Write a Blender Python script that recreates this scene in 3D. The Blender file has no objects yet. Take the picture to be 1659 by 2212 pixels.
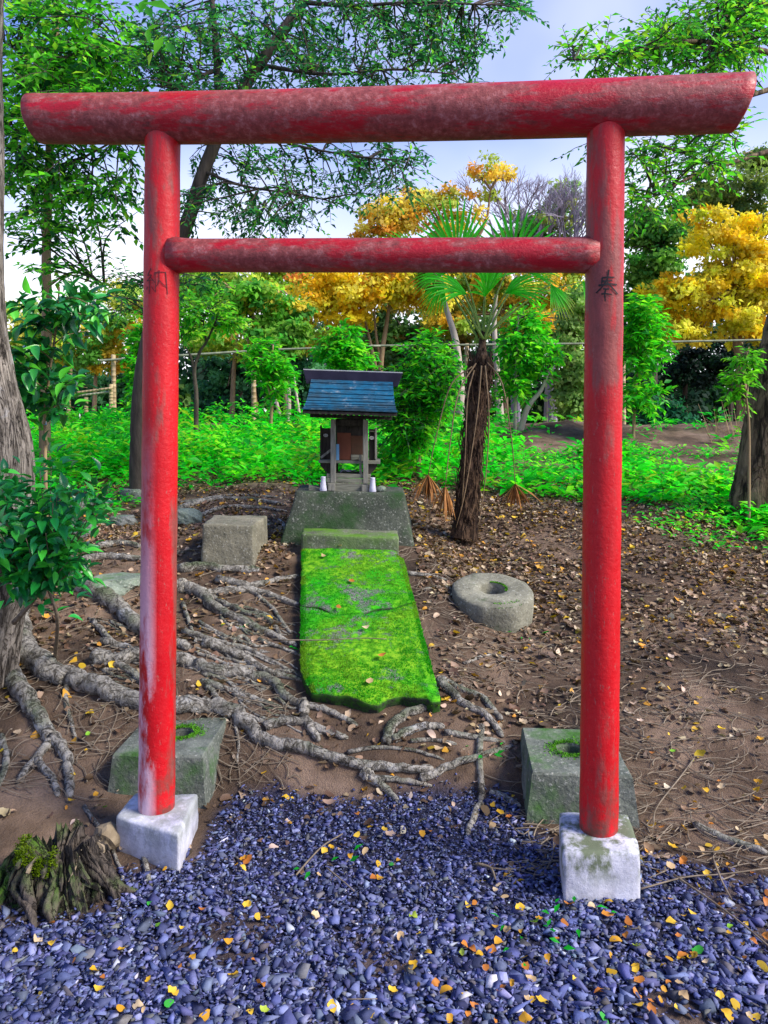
import bpy, bmesh, math, random
import numpy as np
from mathutils import Vector, Matrix, Quaternion

random.seed(7)
RNG = np.random.default_rng(7)
SC = bpy.context.scene
COL = SC.collection

# ------------------------------------------------------------------ camera
F, CX, VH, CAMZ = 1670.0, 829.5, 905.0, 1.5      # photo frame 1659 x 2212, horizon row 905
cam = bpy.data.cameras.new('camera')
cam.sensor_fit = 'VERTICAL'
cam.sensor_height = 24.0
cam.lens = 24.0 * F / 2212.0
cam.shift_y = -(1106.0 - VH) / 2212.0
cam.clip_start = 0.05
cam.clip_end = 1500
camo = bpy.data.objects.new('camera', cam)
COL.objects.link(camo)
camo.location = (0, 0, CAMZ)
camo.rotation_euler = (math.radians(90), 0, 0)
SC.camera = camo

# ------------------------------------------------------------------ sky, sun, exposure
SUN_AZ, SUN_EL = math.radians(112), math.radians(40)     # from the right, a little behind the viewer
world = bpy.data.worlds.new('World')
SC.world = world
world.use_nodes = True
wt = world.node_tree
wt.nodes.clear()
wo = wt.nodes.new('ShaderNodeOutputWorld')
wb = wt.nodes.new('ShaderNodeBackground')
sky = wt.nodes.new('ShaderNodeTexSky')
sky.sky_type = 'NISHITA'
sky.sun_disc = False
sky.sun_elevation = SUN_EL
sky.sun_rotation = SUN_AZ
sky.air_density = 1.3
sky.dust_density = 0.4
sky.ozone_density = 6.0
wtc = wt.nodes.new('ShaderNodeTexCoord')
wn = wt.nodes.new('ShaderNodeTexNoise')
wn.inputs['Scale'].default_value = 1.3
wn.inputs['Detail'].default_value = 5
wsep = wt.nodes.new('ShaderNodeSeparateXYZ')
wt.links.new(wtc.outputs['Generated'], wsep.inputs[0])
wt.links.new(wtc.outputs['Generated'], wn.inputs['Vector'])
# thin cloud and haze: denser near the horizon, broken by noise
whz = wt.nodes.new('ShaderNodeMapRange')
whz.inputs[1].default_value = 0.13
whz.inputs[2].default_value = 0.34
whz.inputs[3].default_value = 1.0
whz.inputs[4].default_value = 0.0
wt.links.new(wsep.outputs[2], whz.inputs[0])
wcl = wt.nodes.new('ShaderNodeMapRange')
wcl.inputs[1].default_value = 0.52
wcl.inputs[2].default_value = 0.75
wcl.inputs[3].default_value = 0.0
wcl.inputs[4].default_value = 0.5
wt.links.new(wn.outputs[0], wcl.inputs[0])
wad = wt.nodes.new('ShaderNodeMath')
wad.operation = 'ADD'
wad.use_clamp = True
wt.links.new(whz.outputs[0], wad.inputs[0])
wt.links.new(wcl.outputs[0], wad.inputs[1])
wmx = wt.nodes.new('ShaderNodeMix')
wmx.data_type = 'RGBA'
wt.links.new(wad.outputs[0], wmx.inputs[0])
wtn = wt.nodes.new('ShaderNodeMix')
wtn.data_type = 'RGBA'
wtn.blend_type = 'MULTIPLY'
wtn.inputs[0].default_value = 1.0
wtn.inputs[7].default_value = (0.80, 0.82, 1.25, 1)
wt.links.new(sky.outputs[0], wtn.inputs[6])
wt.links.new(wtn.outputs[2], wmx.inputs[6])
wmx.inputs[7].default_value = (7.4, 7.5, 8.2, 1)
wt.links.new(wmx.outputs[2], wb.inputs[0])
wb.inputs[1].default_value = 0.12
wt.links.new(wb.outputs[0], wo.inputs[0])

sl = bpy.data.lights.new('sun', 'SUN')
sl.energy = 4.2
sl.angle = math.radians(24)
sl.color = (1.0, 0.93, 0.82)
so = bpy.data.objects.new('sun', sl)
COL.objects.link(so)
sd = Vector((math.sin(SUN_AZ) * math.cos(SUN_EL), math.cos(SUN_AZ) * math.cos(SUN_EL), math.sin(SUN_EL)))
so.rotation_euler = sd.to_track_quat('Z', 'Y').to_euler()
so.location = (8, 2, 12)

SC.view_settings.view_transform = 'Standard'
SC.view_settings.look = 'None'
SC.view_settings.exposure = 0.72
SC.view_settings.gamma = 1.0
SC.cycles.use_denoising = True
SC.cycles.max_bounces = 6
SC.cycles.transparent_max_bounces = 6
SC.cycles.transmission_bounces = 4
SC.cycles.diffuse_bounces = 4

# ------------------------------------------------------------------ pixel helpers
def P(u, v, Y):
    return Vector(((u - CX) / F * Y, Y, CAMZ + (VH - v) / F * Y))

def px(n, Y):
    return n / F * Y

_tab = RNG.random((64, 64))
def vnoise(x, y):
    x = np.asarray(x, float); y = np.asarray(y, float)
    xi = np.floor(x).astype(int); yi = np.floor(y).astype(int)
    fx = x - xi; fy = y - yi
    fx = fx * fx * (3 - 2 * fx); fy = fy * fy * (3 - 2 * fy)
    a = _tab[xi % 64, yi % 64]; b = _tab[(xi + 1) % 64, yi % 64]
    c = _tab[xi % 64, (yi + 1) % 64]; d = _tab[(xi + 1) % 64, (yi + 1) % 64]
    return (a * (1 - fx) + b * fx) * (1 - fy) + (c * (1 - fx) + d * fx) * fy - 0.5

def fbm(x, y, o=4):
    s = 0; a = 1.0
    for k in range(o):
        s = s + a * vnoise(x * 2 ** k + 17.3 * k, y * 2 ** k + 5.1 * k); a *= 0.5
    return s

def sstep(a, b, x):
    t = np.clip((np.asarray(x, float) - a) / (b - a), 0, 1)
    return t * t * (3 - 2 * t)

FARY = [7.0, 9, 11, 12.2, 13.5, 16, 22, 60, 900]
FARZ = [0.80, 0.97, 1.17, 1.36, 1.42, 1.35, 0.9, 0.5, 0.3]
def ground_z(x, y, rough=True):
    x = np.asarray(x, float); y = np.asarray(y, float)
    c = np.interp(y, [0, 3.08, 3.2, 3.42, 3.6, 5.0, 6.3] + FARY, [0, 0.0, 0.115, 0.205, 0.245, 0.63, 0.74] + FARZ)
    l = np.interp(y, [0, 2.6, 3.0, 3.4, 5.2, 6.3] + FARY, [0, 0.0, 0.055, 0.24, 0.66, 0.74] + FARZ)
    r = np.interp(y, [0, 2.75, 6.3] + FARY, [0, 0.0, 0.72] + FARZ)
    wl = 1 - sstep(-1.05, -0.55, x)
    wr = sstep(0.25, 0.75, x)
    z = l * wl + r * wr + c * (1 - wl - wr)
    z = z + 0.06 * (1 - sstep(-1.35, -1.0, x)) * (1 - sstep(2.9, 3.3, y)) * sstep(2.1, 2.6, y)
    z = z + sstep(0.8, 2.2, x) * 0.20 * np.exp(-((y - 11.2) / 1.0) ** 2)
    if rough:
        amp = 0.012 + 0.05 * sstep(3.2, 6, y) + 0.10 * sstep(9, 12, y)
        z = z + amp * fbm(x * 1.6 + 3, y * 1.6, 4) + 0.008 * fbm(x * 14, y * 14, 3) * sstep(2.7, 3.3, y)
    return z

def on_ground(u, v):
    Y = np.arange(1.0, 16, 0.005)
    x = (u - CX) / F * Y
    z = CAMZ + (VH - v) / F * Y
    k = np.argmax(z <= ground_z(x, Y))
    return Vector((float(x[k]), float(Y[k]), float(ground_z(x[k], Y[k]))))

# ------------------------------------------------------------------ object helpers
WORG = {}
def thing(name, label, cat, loc=(0, 0, 0), group=None):
    o = bpy.data.objects.new(name, None)
    COL.objects.link(o)
    o.empty_display_size = 0.1
    o.location = loc
    WORG[o.name] = Vector(loc)
    return tag(o, label, cat, group)

def tag(o, label=None, cat=None, group=None, kind=None):
    if label: o['label'] = label
    if cat: o['category'] = cat
    if group: o['group'] = group
    if kind: o['kind'] = kind
    return o

def mesh_obj(name, me, mat=None, parent=None, kind=None):
    """Link a mesh whose vertices are in world coordinates."""
    o = bpy.data.objects.new(name, me)
    COL.objects.link(o)
    if mat is not None and len(me.materials) == 0:
        me.materials.append(mat)
    if parent is not None:
        o.parent = parent
        o.location = -WORG.get(parent.name, Vector((0, 0, 0)))
    WORG[o.name] = Vector((0, 0, 0))
    if kind: o['kind'] = kind
    return o

def raw_mesh(name, verts, faces, cols=None, smooth=False):
    me = bpy.data.meshes.new(name)
    verts = np.asarray(verts, dtype=np.float32)
    if isinstance(faces, np.ndarray):
        k = faces.shape[1]
        me.vertices.add(len(verts)); me.vertices.foreach_set('co', verts.ravel())
        me.loops.add(faces.size); me.loops.foreach_set('vertex_index', faces.astype(np.int32).ravel())
        me.polygons.add(len(faces))
        me.polygons.foreach_set('loop_start', np.arange(0, faces.size, k, dtype=np.int32))
        me.polygons.foreach_set('loop_total', np.full(len(faces), k, dtype=np.int32))
        me.update(calc_edges=True)
    else:
        me.from_pydata([tuple(map(float, v)) for v in verts], [], faces)
        me.update()
    if cols is not None:
        c = np.ones((len(verts), 4), np.float32); c[:, :3] = cols
        a = me.color_attributes.new('Col', 'FLOAT_COLOR', 'POINT')
        a.data.foreach_set('color', c.ravel())
    if smooth:
        me.polygons.foreach_set('use_smooth', np.ones(len(me.polygons), bool))
    return me

class MB:
    """Collects pieces of ONE part."""
    def __init__(s): s.v = []; s.f = []; s.c = []
    def add(s, verts, faces, col=None):
        b = len(s.v)
        s.v += [tuple(v) for v in verts]
        s.f += [tuple(i + b for i in f) for f in faces]
        s.c += [col or (1, 1, 1)] * len(verts)
        return s
    def tube(s, pts, rad, seg=8, cap=True, wob=0.0, col=None):
        pts = [Vector(p) for p in pts]
        n = len(pts)
        if not hasattr(rad, '__len__'): rad = [rad] * n
        b = len(s.v)
        t0 = (pts[1] - pts[0]).normalized()
        ref = Vector((0, 0, 1)) if abs(t0.z) < 0.9 else Vector((1, 0, 0))
        nx = t0.cross(ref).normalized()
        for i in range(n):
            t = (pts[min(i + 1, n - 1)] - pts[max(i - 1, 0)]).normalized()
            nx = (nx - t * nx.dot(t))
            nx = nx.normalized() if nx.length > 1e-6 else t.orthogonal().normalized()
            ny = t.cross(nx)
            for k in range(seg):
                a = 2 * math.pi * k / seg
                r = rad[i] * (1 + (random.uniform(-wob, wob) if wob else 0))
                s.v.append(tuple(pts[i] + nx * (r * math.cos(a)) + ny * (r * math.sin(a))))
                s.c.append(col or (1, 1, 1))
        for i in range(n - 1):
            for k in range(seg):
                a = b + i * seg + k; a2 = b + i * seg + (k + 1) % seg
                s.f.append((a, a2, a2 + seg, a + seg))
        if cap:
            s.f.append(tuple(b + k for k in range(seg))[::-1])
            s.f.append(tuple(b + (n - 1) * seg + k for k in range(seg)))
        return s
    def box(s, c, h, R=None, col=None):
        R = R or Matrix.Identity(3)
        c = Vector(c)
        vs = [c + R @ Vector((sx * h[0], sy * h[1], sz * h[2])) for sx in (-1, 1) for sy in (-1, 1) for sz in (-1, 1)]
        return s.add(vs, [(0, 1, 3, 2), (4, 6, 7, 5), (0, 4, 5, 1), (2, 3, 7, 6), (0, 2, 6, 4), (1, 5, 7, 3)], col)
    def mesh(s, name, smooth=False, cols=False):
        return raw_mesh(name, s.v, s.f, np.array(s.c) if cols else None, smooth)
    def build(s, name, mat, parent=None, smooth=False, cols=False, kind=None):
        return mesh_obj(name, s.mesh(name, smooth, cols), mat, parent, kind)

def bevel(o, w=0.004, seg=2):
    m = o.modifiers.new('bevel', 'BEVEL'); m.width = w; m.segments = seg; m.limit_method = 'ANGLE'
    return o

def smooth_path(pts, n=6):
    """Catmull-Rom through pts."""
    pts = [Vector(p) for p in pts]
    if len(pts) < 3:
        return [pts[0].lerp(pts[-1], i / n) for i in range(n + 1)]
    out = []
    q = [pts[0] * 2 - pts[1]] + pts + [pts[-1] * 2 - pts[-2]]
    for i in range(1, len(q) - 2):
        for k in range(n):
            t = k / n
            a, b, c, d = q[i - 1], q[i], q[i + 1], q[i + 2]
            out.append(0.5 * ((2 * b) + (c - a) * t + (2 * a - 5 * b + 4 * c - d) * t * t + (3 * b - a - 3 * c + d) * t ** 3))
    out.append(pts[-1])
    return out

def lerp_list(r, n):
    return list(np.interp(np.linspace(0, 1, n), np.linspace(0, 1, len(r)), r))

# ------------------------------------------------------------------ materials
class NT:
    def __init__(s, name):
        s.m = bpy.data.materials.new(name); s.m.use_nodes = True
        s.t = s.m.node_tree; s.t.nodes.clear()
        s.out = s.t.nodes.new('ShaderNodeOutputMaterial')
        s.tc = s.t.nodes.new('ShaderNodeTexCoord').outputs['Object']
    def node(s, typ, props=None, **ins):
        n = s.t.nodes.new(typ)
        for k, v in (props or {}).items(): setattr(n, k, v)
        for k, v in ins.items():
            key = int(k[1:]) if k[0] == 'i' and k[1:].isdigit() else k.replace('_', ' ')
            if hasattr(v, 'is_linked') or isinstance(v, bpy.types.NodeSocket): s.t.links.new(v, n.inputs[key])
            else: n.inputs[key].default_value = v
        return n
    def mapped(s, scale=(1, 1, 1), loc=(0, 0, 0), rot=(0, 0, 0)):
        return s.node('ShaderNodeMapping', Vector=s.tc, Scale=scale, Location=loc, Rotation=rot).outputs[0]
    def noise(s, scale, detail=4, rough=0.55, vec=None, dist=0.0):
        return s.node('ShaderNodeTexNoise', Vector=vec or s.tc, Scale=scale, Detail=detail, Roughness=rough, Distortion=dist).outputs[0]
    def ramp(s, fac, stops):
        n = s.node('ShaderNodeValToRGB', Fac=fac)
        e = n.color_ramp.elements
        while len(e) < len(stops): e.new(0.5)
        for i, (p, c) in enumerate(stops):
            e[i].position = p; e[i].color = (*c, 1) if len(c) == 3 else c
        return n.outputs[0]
    def rng(s, val, a, b, c=0.0, d=1.0):
        return s.node('ShaderNodeMapRange', Value=val, i1=a, i2=b, i3=c, i4=d).outputs[0]
    def mix(s, fac, a, b, mode='MIX'):
        n = s.t.nodes.new('ShaderNodeMix'); n.data_type = 'RGBA'; n.blend_type = mode
        for i, v in ((0, fac), (6, a), (7, b)):
            if isinstance(v, bpy.types.NodeSocket): s.t.links.new(v, n.inputs[i])
            elif i == 0: n.inputs[0].default_value = v
            else: n.inputs[i].default_value = (*v, 1)
        return n.outputs[2]
    def math(s, op, a, b=0.5):
        return s.node('ShaderNodeMath', {'operation': op, 'use_clamp': op in ('ADD',)}, i0=a, i1=b).outputs[0]
    def xyz(s, axis):
        return s.node('ShaderNodeSeparateXYZ', i0=s.tc).outputs[axis]
    def nz(s):
        g = s.node('ShaderNodeNewGeometry')
        return s.node('ShaderNodeSeparateXYZ', i0=g.outputs['Normal']).outputs[2]
    def attr(s, name='Col'):
        return s.node('ShaderNodeAttribute', {'attribute_name': name}).outputs['Color']
    def bump(s, h, strength=0.4, dist=0.01):
        return s.node('ShaderNodeBump', Height=h, Strength=strength, Distance=dist).outputs[0]
    def finish(s, col, rough=0.8, normal=None, spec=0.3, **kw):
        b = s.t.nodes.new('ShaderNodeBsdfPrincipled')
        for k, v in (('Base Color', col), ('Roughness', rough), ('Specular IOR Level', spec), ('Normal', normal)):
            if v is None: continue
            if isinstance(v, bpy.types.NodeSocket): s.t.links.new(v, b.inputs[k])
            elif k == 'Base Color': b.inputs[k].default_value = (*v, 1)
            else: b.inputs[k].default_value = v
        s.t.links.new(b.outputs[0], s.out.inputs[0])
        s.b = b
        return s.m

def mat_leaf(name='leaf', trans=0.35, rough=0.45, spec=0.35, var=12.0):
    n = NT(name)
    c = n.attr()
    c2 = n.mix(n.noise(var, 2), n.mix(1.0, c, (0.72, 0.72, 0.72), 'MULTIPLY'), n.mix(1.0, c, (1.25, 1.25, 1.2), 'MULTIPLY'))
    n.finish(c2, rough, None, spec)
    tr = n.node('ShaderNodeBsdfTranslucent', Color=n.mix(1.0, c2, (1.1, 1.25, 0.7), 'MULTIPLY'))
    mx = n.node('ShaderNodeMixShader', i0=trans)
    n.t.links.new(n.b.outputs[0], mx.inputs[1]); n.t.links.new(tr.outputs[0], mx.inputs[2])
    n.t.links.new(mx.outputs[0], n.out.inputs[0])
    return n.m

def mat_plain(name, c1, c2, scale=8, rough=0.8, bump=0.3, stretch=(1, 1, 1), spec=0.25, bdist=0.006):
    n = NT(name)
    v = n.mapped(stretch)
    f = n.noise(scale, 6, 0.6, v)
    col = n.ramp(f, [(0.3, c1), (0.7, c2)])
    return n.finish(col, rough, n.bump(n.noise(scale * 3, 5, 0.65, v), bump, bdist), spec)

def mat_bark(name, c1, c2, lich=(0.45, 0.47, 0.44), amt=0.55, scale=9, stretch=(1, 1, 0.18), moss=None):
    n = NT(name)
    v = n.mapped(stretch)
    f = n.noise(scale, 7, 0.65, v, 0.6)
    col = n.ramp(f, [(0.40, c1), (0.60, c2)])
    l = n.rng(n.noise(5, 6, 0.7), amt, amt + 0.14)
    col = n.mix(l, col, lich)
    if moss:
        m = n.math('MULTIPLY', n.rng(n.noise(3.5, 5), 0.5, 0.66), n.rng(n.nz(), 0.0, 0.7))
        col = n.mix(m, col, moss)
    ck = n.rng(n.math('ABSOLUTE', n.math('SUBTRACT', n.noise(scale * .7, 5, .6, n.mapped(stretch, (7, 3, 1)), 1.2), .5)), 0.0, 0.05)
    col = n.mix(ck, n.mix(1.0, col, (0.6, 0.57, 0.54), 'MULTIPLY'), col)
    h = n.math('ADD', n.math('MULTIPLY', n.math('ADD', f, ck), 0.6), n.math('MULTIPLY', n.noise(scale * 4, 4, 0.6, v), 0.35))
    return n.finish(col, 0.88, n.bump(h, 1.0, 0.035), 0.2)

def mat_concrete(name, c1, c2, moss=(0.05, 0.16, 0.02), moss_lo=0.5, top_moss=0.4, dark=0.5, scale=6):
    n = NT(name)
    f = n.noise(scale, 7, 0.68)
    col = n.ramp(f, [(0.3, c1), (0.7, c2)])
    sp = n.noise(70, 3, 0.7)
    col = n.mix(n.rng(sp, 0.58, 0.7, 0, 0.6), col, (0.5, 0.5, 0.44))
    col = n.mix(n.rng(sp, 0.42, 0.3, 0, 0.7), col, (0.03, 0.035, 0.03))
    m = n.math('MULTIPLY', n.rng(n.noise(4.2, 6, 0.65), moss_lo, moss_lo + 0.16), n.rng(n.nz(), -0.6, 0.9, 1 - top_moss, 1.0))
    col = n.mix(m, col, moss)
    st = n.rng(n.noise(5, 5, 0.6, n.mapped((1, 1, 0.35), (4, 2, 1))), 0.52, 0.72, 0, dark)
    col = n.mix(st, col, (0.022, 0.026, 0.02))
    h = n.math('ADD', n.math('MULTIPLY', sp, 0.5), n.noise(24, 5, 0.65))
    return n.finish(col, 0.9, n.bump(h, 0.6, 0.012), 0.2)

def mat_attr(name, rough=0.7, spec=0.35, bump=0.25, bscale=60, bdist=0.004, tint=0.25):
    n = NT(name)
    c = n.attr()
    f = n.noise(bscale, 5, 0.6)
    c = n.mix(n.rng(f, 0.35, 0.7, 0, tint), c, n.mix(1.0, c, (1.7, 1.7, 1.65), 'MULTIPLY'))
    return n.finish(c, rough, n.bump(f, bump, bdist), spec)

M = {}
M['leaf'] = mat_leaf('leaf_green', 0.58, 0.45, 0.3)
M['leaf_glossy'] = mat_leaf('leaf_glossy', 0.22, 0.28, 0.55)
M['leaf_far'] = mat_leaf('leaf_far', 0.55, 0.6, 0.15, 1.2)
M['dry_leaf'] = mat_leaf('dry_leaf', 0.15, 0.55, 0.3, 30)
M['twig'] = mat_plain('twig_bark', (0.10, 0.075, 0.05), (0.26, 0.21, 0.15), 30)
M['branch'] = mat_plain('branch_bark', (0.028, 0.022, 0.018), (0.10, 0.08, 0.062), 22, 0.85, 0.7, stretch=(1, 1, 0.2), bdist=0.012)
M['pale_bark'] = mat_plain('pale_bark', (0.24, 0.20, 0.15), (0.52, 0.46, 0.38), 7, stretch=(1, 1, 0.3))
M['tan_bark'] = mat_plain('tan_bark', (0.16, 0.10, 0.05), (0.36, 0.26, 0.14), 9, stretch=(1, 1, 0.25))

# ------------------------------------------------------------------ ground
def spaced(lo, hi, d0, flo, fhi, grow=1.22):
    a = list(np.arange(flo, fhi + 1e-6, d0))
    s = d0; x = a[-1]
    while x < hi:
        s *= grow; x += s; a.append(x)
    s = d0; x = a[0]
    pre = []
    while x > lo:
        s *= grow; x -= s; pre.append(x)
    return np.array(pre[::-1] + a)

gx = spaced(-400, 400, 0.03, -3.0, 3.2)
gy = spaced(-60, 700, 0.03, 1.2, 7.5)
GX, GY = np.meshgrid(gx, gy)
GZ = ground_z(GX, GY)
gv = np.stack([GX.ravel(), GY.ravel(), GZ.ravel()], 1)
nx_, ny_ = len(gx), len(gy)
ii = (np.arange(ny_ - 1)[:, None] * nx_ + np.arange(nx_ - 1)[None, :]).ravel()
gf = np.stack([ii, ii + 1, ii + 1 + nx_, ii + nx_], 1)

GE_U = [-400, 0, 235, 262, 430, 470, 520, 700, 900, 1110, 1135, 1210, 1400, 1660, 2200]
GE_V = [1990, 1965, 1955, 1850, 1840, 1745, 1690, 1705, 1690, 1690, 1760, 1800, 1830, 1905, 1990]
def gravel_amount(x, y):
    """1 inside the gravel bed, 0 on bare soil."""
    z = ground_z(x, y, False)
    u = CX + x / y * F
    v = VH + (CAMZ - z) / y * F
    e = np.interp(u, GE_U, GE_V) + 40 * fbm(x * 5, y * 5, 3)
    a = sstep(-12, 45, v - e)
    a = a * (1 - 0.8 * sstep(1330, 1470, u) * sstep(0.0, 0.25, fbm(x * 3.1 + 9, y * 3.1, 3) + 0.12))
    a = a * (1 - 0.5 * sstep(0.22, 0.40, fbm(x * 2.7 + 31, y * 2.7 + 4, 4)))
    return np.where(y < 1.05, 1.0, a)

ga = gravel_amount(gv[:, 0], np.maximum(gv[:, 1], 0.3))
n = NT('soil')
f1 = n.noise(2.2, 8, 0.62); f2 = n.noise(40, 5, 0.7)
soil = n.ramp(f1, [(0.3, (0.036, 0.026, 0.020)), (0.48, (0.115, 0.076, 0.050)), (0.66, (0.29, 0.20, 0.14))])
soil = n.mix(n.rng(f2, 0.5, 0.75, 0, 0.6), soil, (0.13, 0.095, 0.072))
grit = n.ramp(n.noise(90, 3, 0.7), [(0.35, (0.014, 0.014, 0.026)), (0.65, (0.06, 0.06, 0.105))])
col = n.mix(n.attr(), soil, grit)
M['soil'] = n.finish(col, 0.95, n.bump(n.math('ADD', n.math('MULTIPLY', f2, 0.6), n.noise(130, 4, 0.7)), 0.8, 0.02), 0.15)
gme = raw_mesh('ground', gv, gf, np.repeat(ga[:, None], 3, 1), True)
ground = mesh_obj('ground', gme, M['soil'])
tag(ground, kind='structure')

# ------------------------------------------------------------------ gravel (stuff)
def hull_shapes(k, npts, flat=(1, 1, 1)):
    out = []
    for i in range(k):
        bm = bmesh.new()
        for j in range(npts):
            d = Vector((random.gauss(0, 1), random.gauss(0, 1), random.gauss(0, 1))).normalized()
            r = random.uniform(0.8, 1.05)
            bm.verts.new((d.x * r * flat[0] * random.uniform(0.85, 1.15), d.y * r * flat[1], d.z * r * flat[2]))
        bmesh.ops.convex_hull(bm, input=bm.verts)
        bmesh.ops.delete(bm, geom=[v for v in bm.verts if not v.link_faces], context='VERTS')
        bmesh.ops.triangulate(bm, faces=bm.faces)
        bm.verts.index_update()
        out.append((np.array([v.co[:] for v in bm.verts]), np.array([[v.index for v in f.verts] for f in bm.faces])))
        bm.free()
    return out

def rand_rot(n, tilt=math.pi):
    a = RNG.uniform(0, 2 * math.pi, n); t = RNG.uniform(-tilt, tilt, n); b = RNG.uniform(0, 2 * math.pi, n)
    def rz(q):
        R = np.zeros((n, 3, 3)); R[:, 0, 0] = np.cos(q); R[:, 0, 1] = -np.sin(q); R[:, 1, 0] = np.sin(q); R[:, 1, 1] = np.cos(q); R[:, 2, 2] = 1
        return R
    Rx = np.zeros((n, 3, 3)); Rx[:, 0, 0] = 1; Rx[:, 1, 1] = np.cos(t); Rx[:, 1, 2] = -np.sin(t); Rx[:, 2, 1] = np.sin(t); Rx[:, 2, 2] = np.cos(t)
    return rz(a) @ Rx @ rz(b)

def scatter_mesh(name, shapes, pos, rot, scale, cols):
    V = []; Fc = []; C = []; b = 0
    which = RNG.integers(0, len(shapes), len(pos))
    for k, (sv, sf) in enumerate(shapes):
        idx = np.nonzero(which == k)[0]
        if len(idx) == 0: continue
        sc = scale[idx] if scale.ndim == 2 else np.repeat(scale[idx][:, None], 3, 1)
        v = sv[None] * sc[:, None, :]
        v = np.einsum('nij,nkj->nki', rot[idx], v) + pos[idx][:, None, :]
        V.append(v.reshape(-1, 3))
        Fc.append((sf[None] + (np.arange(len(idx)) * len(sv))[:, None, None] + b).reshape(-1, sf.shape[1]))
        C.append(np.repeat(cols[idx], len(sv), 0))
        b += len(idx) * len(sv)
    return raw_mesh(name, np.concatenate(V), np.concatenate(Fc), np.concatenate(C))

def pal(n_, colours, probs=None, jit=0.25):
    c = np.array(colours)[RNG.choice(len(colours), n_, p=probs)]
    return np.clip(c * (1 + RNG.uniform(-jit, jit, (n_, 1))) * (1 + RNG.uniform(-0.08, 0.08, (n_, 3))), 0, 1)

NS = 88000
sy = RNG.uniform(1.15, 3.35, NS)
sx = RNG.uniform(-1, 1, NS) * (0.62 * sy + 0.35)
keep = RNG.random(NS) < gravel_amount(sx, sy) ** 1.2
sx, sy = sx[keep], sy[keep]
r = np.clip(np.exp(RNG.normal(math.log(0.0082), 0.58, len(sx))), 0.0032, 0.027)
r = r * np.interp(sy, [1.8, 2.3, 2.7, 3.1], [1.25, 1.0, .72, 0.6])
lay = RNG.random(len(sx)) * 0.012
pos = np.stack([sx, sy, ground_z(sx, sy) + r * 0.25 + lay * (r < 0.012)], 1)
sc3 = np.stack([r * RNG.uniform(0.95, 1.7, len(r)), r * RNG.uniform(.8, 1.1, len(r)), r * RNG.uniform(0.30, 0.75, len(r))], 1)
gc = pal(len(r), [(0.060, 0.070, 0.165), (0.100, 0.112, 0.235), (0.032, 0.038, 0.092), (0.17, 0.185, 0.32), (0.090, 0.105, 0.165), (0.36, 0.37, 0.43), (0.10, 0.095, 0.10)],
         [0.27, 0.22, 0.20, 0.10, 0.13, 0.015, 0.065], 0.40)
M['gravel'] = mat_attr('gravel_stone', 0.8, 0.22, 0.5, 90, 0.003, 0.45)
gm = scatter_mesh('gravel', hull_shapes(40, 7), pos, rand_rot(len(r), 0.6), sc3, gc)
tag(mesh_obj('gravel', gm, M['gravel']), 'blue grey crushed gravel spread around the torii feet', 'gravel', kind='stuff')

# ------------------------------------------------------------------ torii gate
YL, YR = 2.74, 2.55
n = NT('red_paint')
zs = n.mapped((1, 1, 0.22))
w1 = n.noise(6.5, 6, 0.62, zs); w2 = n.noise(30, 5, 0.65, zs)
red = n.ramp(n.noise(5, 4, 0.6, n.mapped((1, 1, 0.3))), [(0.3, (0.38, 0.0015, 0.006)), (0.65, (0.60, 0.003, 0.008))])
faded = n.ramp(w2, [(0.35, (0.16, 0.028, 0.024)), (0.65, (0.30, 0.060, 0.05))])
fl_ = n.rng(n.noise(95, 4, 0.75, n.mapped((1, 1, 0.35))), 0.60, 0.66)
col = n.mix(n.rng(n.math('ADD', w1, n.math('MULTIPLY', n.math('SUBTRACT', w2, 0.5), 0.35)), 0.54, 0.62), red, faded)
col = n.mix(n.math('MULTIPLY', fl_, 0.6), col, (0.30, 0.10, 0.085))
col = n.mix(n.math('MULTIPLY', n.rng(n.noise(14, 6, .7), .45, .6), n.rng(n.xyz(2), .42, .16, 0, .75)), col, (0.10, 0.055, 0.04))
# chalky bloom low down on the weather side of one post
ch = n.math('MULTIPLY', n.rng(n.noise(11, 6, 0.7, n.mapped((1, 1, 0.3), (3, 1, 7))), 0.36, 0.50), n.math('MULTIPLY', n.rng(n.xyz(0), -0.786, -0.818), n.rng(n.xyz(2), 1.5, 0.6)))
col = n.mix(n.math('MULTIPLY', ch, 0.9), col, (0.74, 0.50, 0.58))
hz = n.noise(45, 6, 0.7)
M['red_paint'] = n.finish(col, n.rng(w2, 0.3, 0.7, 0.34, 0.6), n.bump(n.math('ADD', n.math('MULTIPLY', w2, 0.5), hz), 0.5, 0.006), 0.38)

n = NT('worn_red_paint')
xs = n.mapped((0.28, 1, 1))
w1 = n.noise(9, 8, 0.75, xs); w2 = n.noise(40, 6, 0.7, xs)
red = n.ramp(w2, [(0.3, (0.36, 0.004, 0.012)), (0.7, (0.52, 0.010, 0.024))])
faded = n.ramp(n.noise(34, 7, 0.75), [(0.35, (0.16, 0.030, 0.028)), (0.52, (0.29, 0.060, 0.055)), (0.68, (0.44, 0.17, 0.165))])
col = n.mix(n.rng(n.math('ADD', w1, n.math('MULTIPLY', n.math('SUBTRACT', w2, 0.5), 0.4)), 0.42, 0.52), red, faded)
M['worn_paint'] = n.finish(col, n.rng(w1, .35, .6, .36, .62), n.bump(n.math('ADD', n.math('MULTIPLY', w2, 0.8), n.noise(60, 5, 0.7)), 0.6, 0.006), 0.38)

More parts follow.
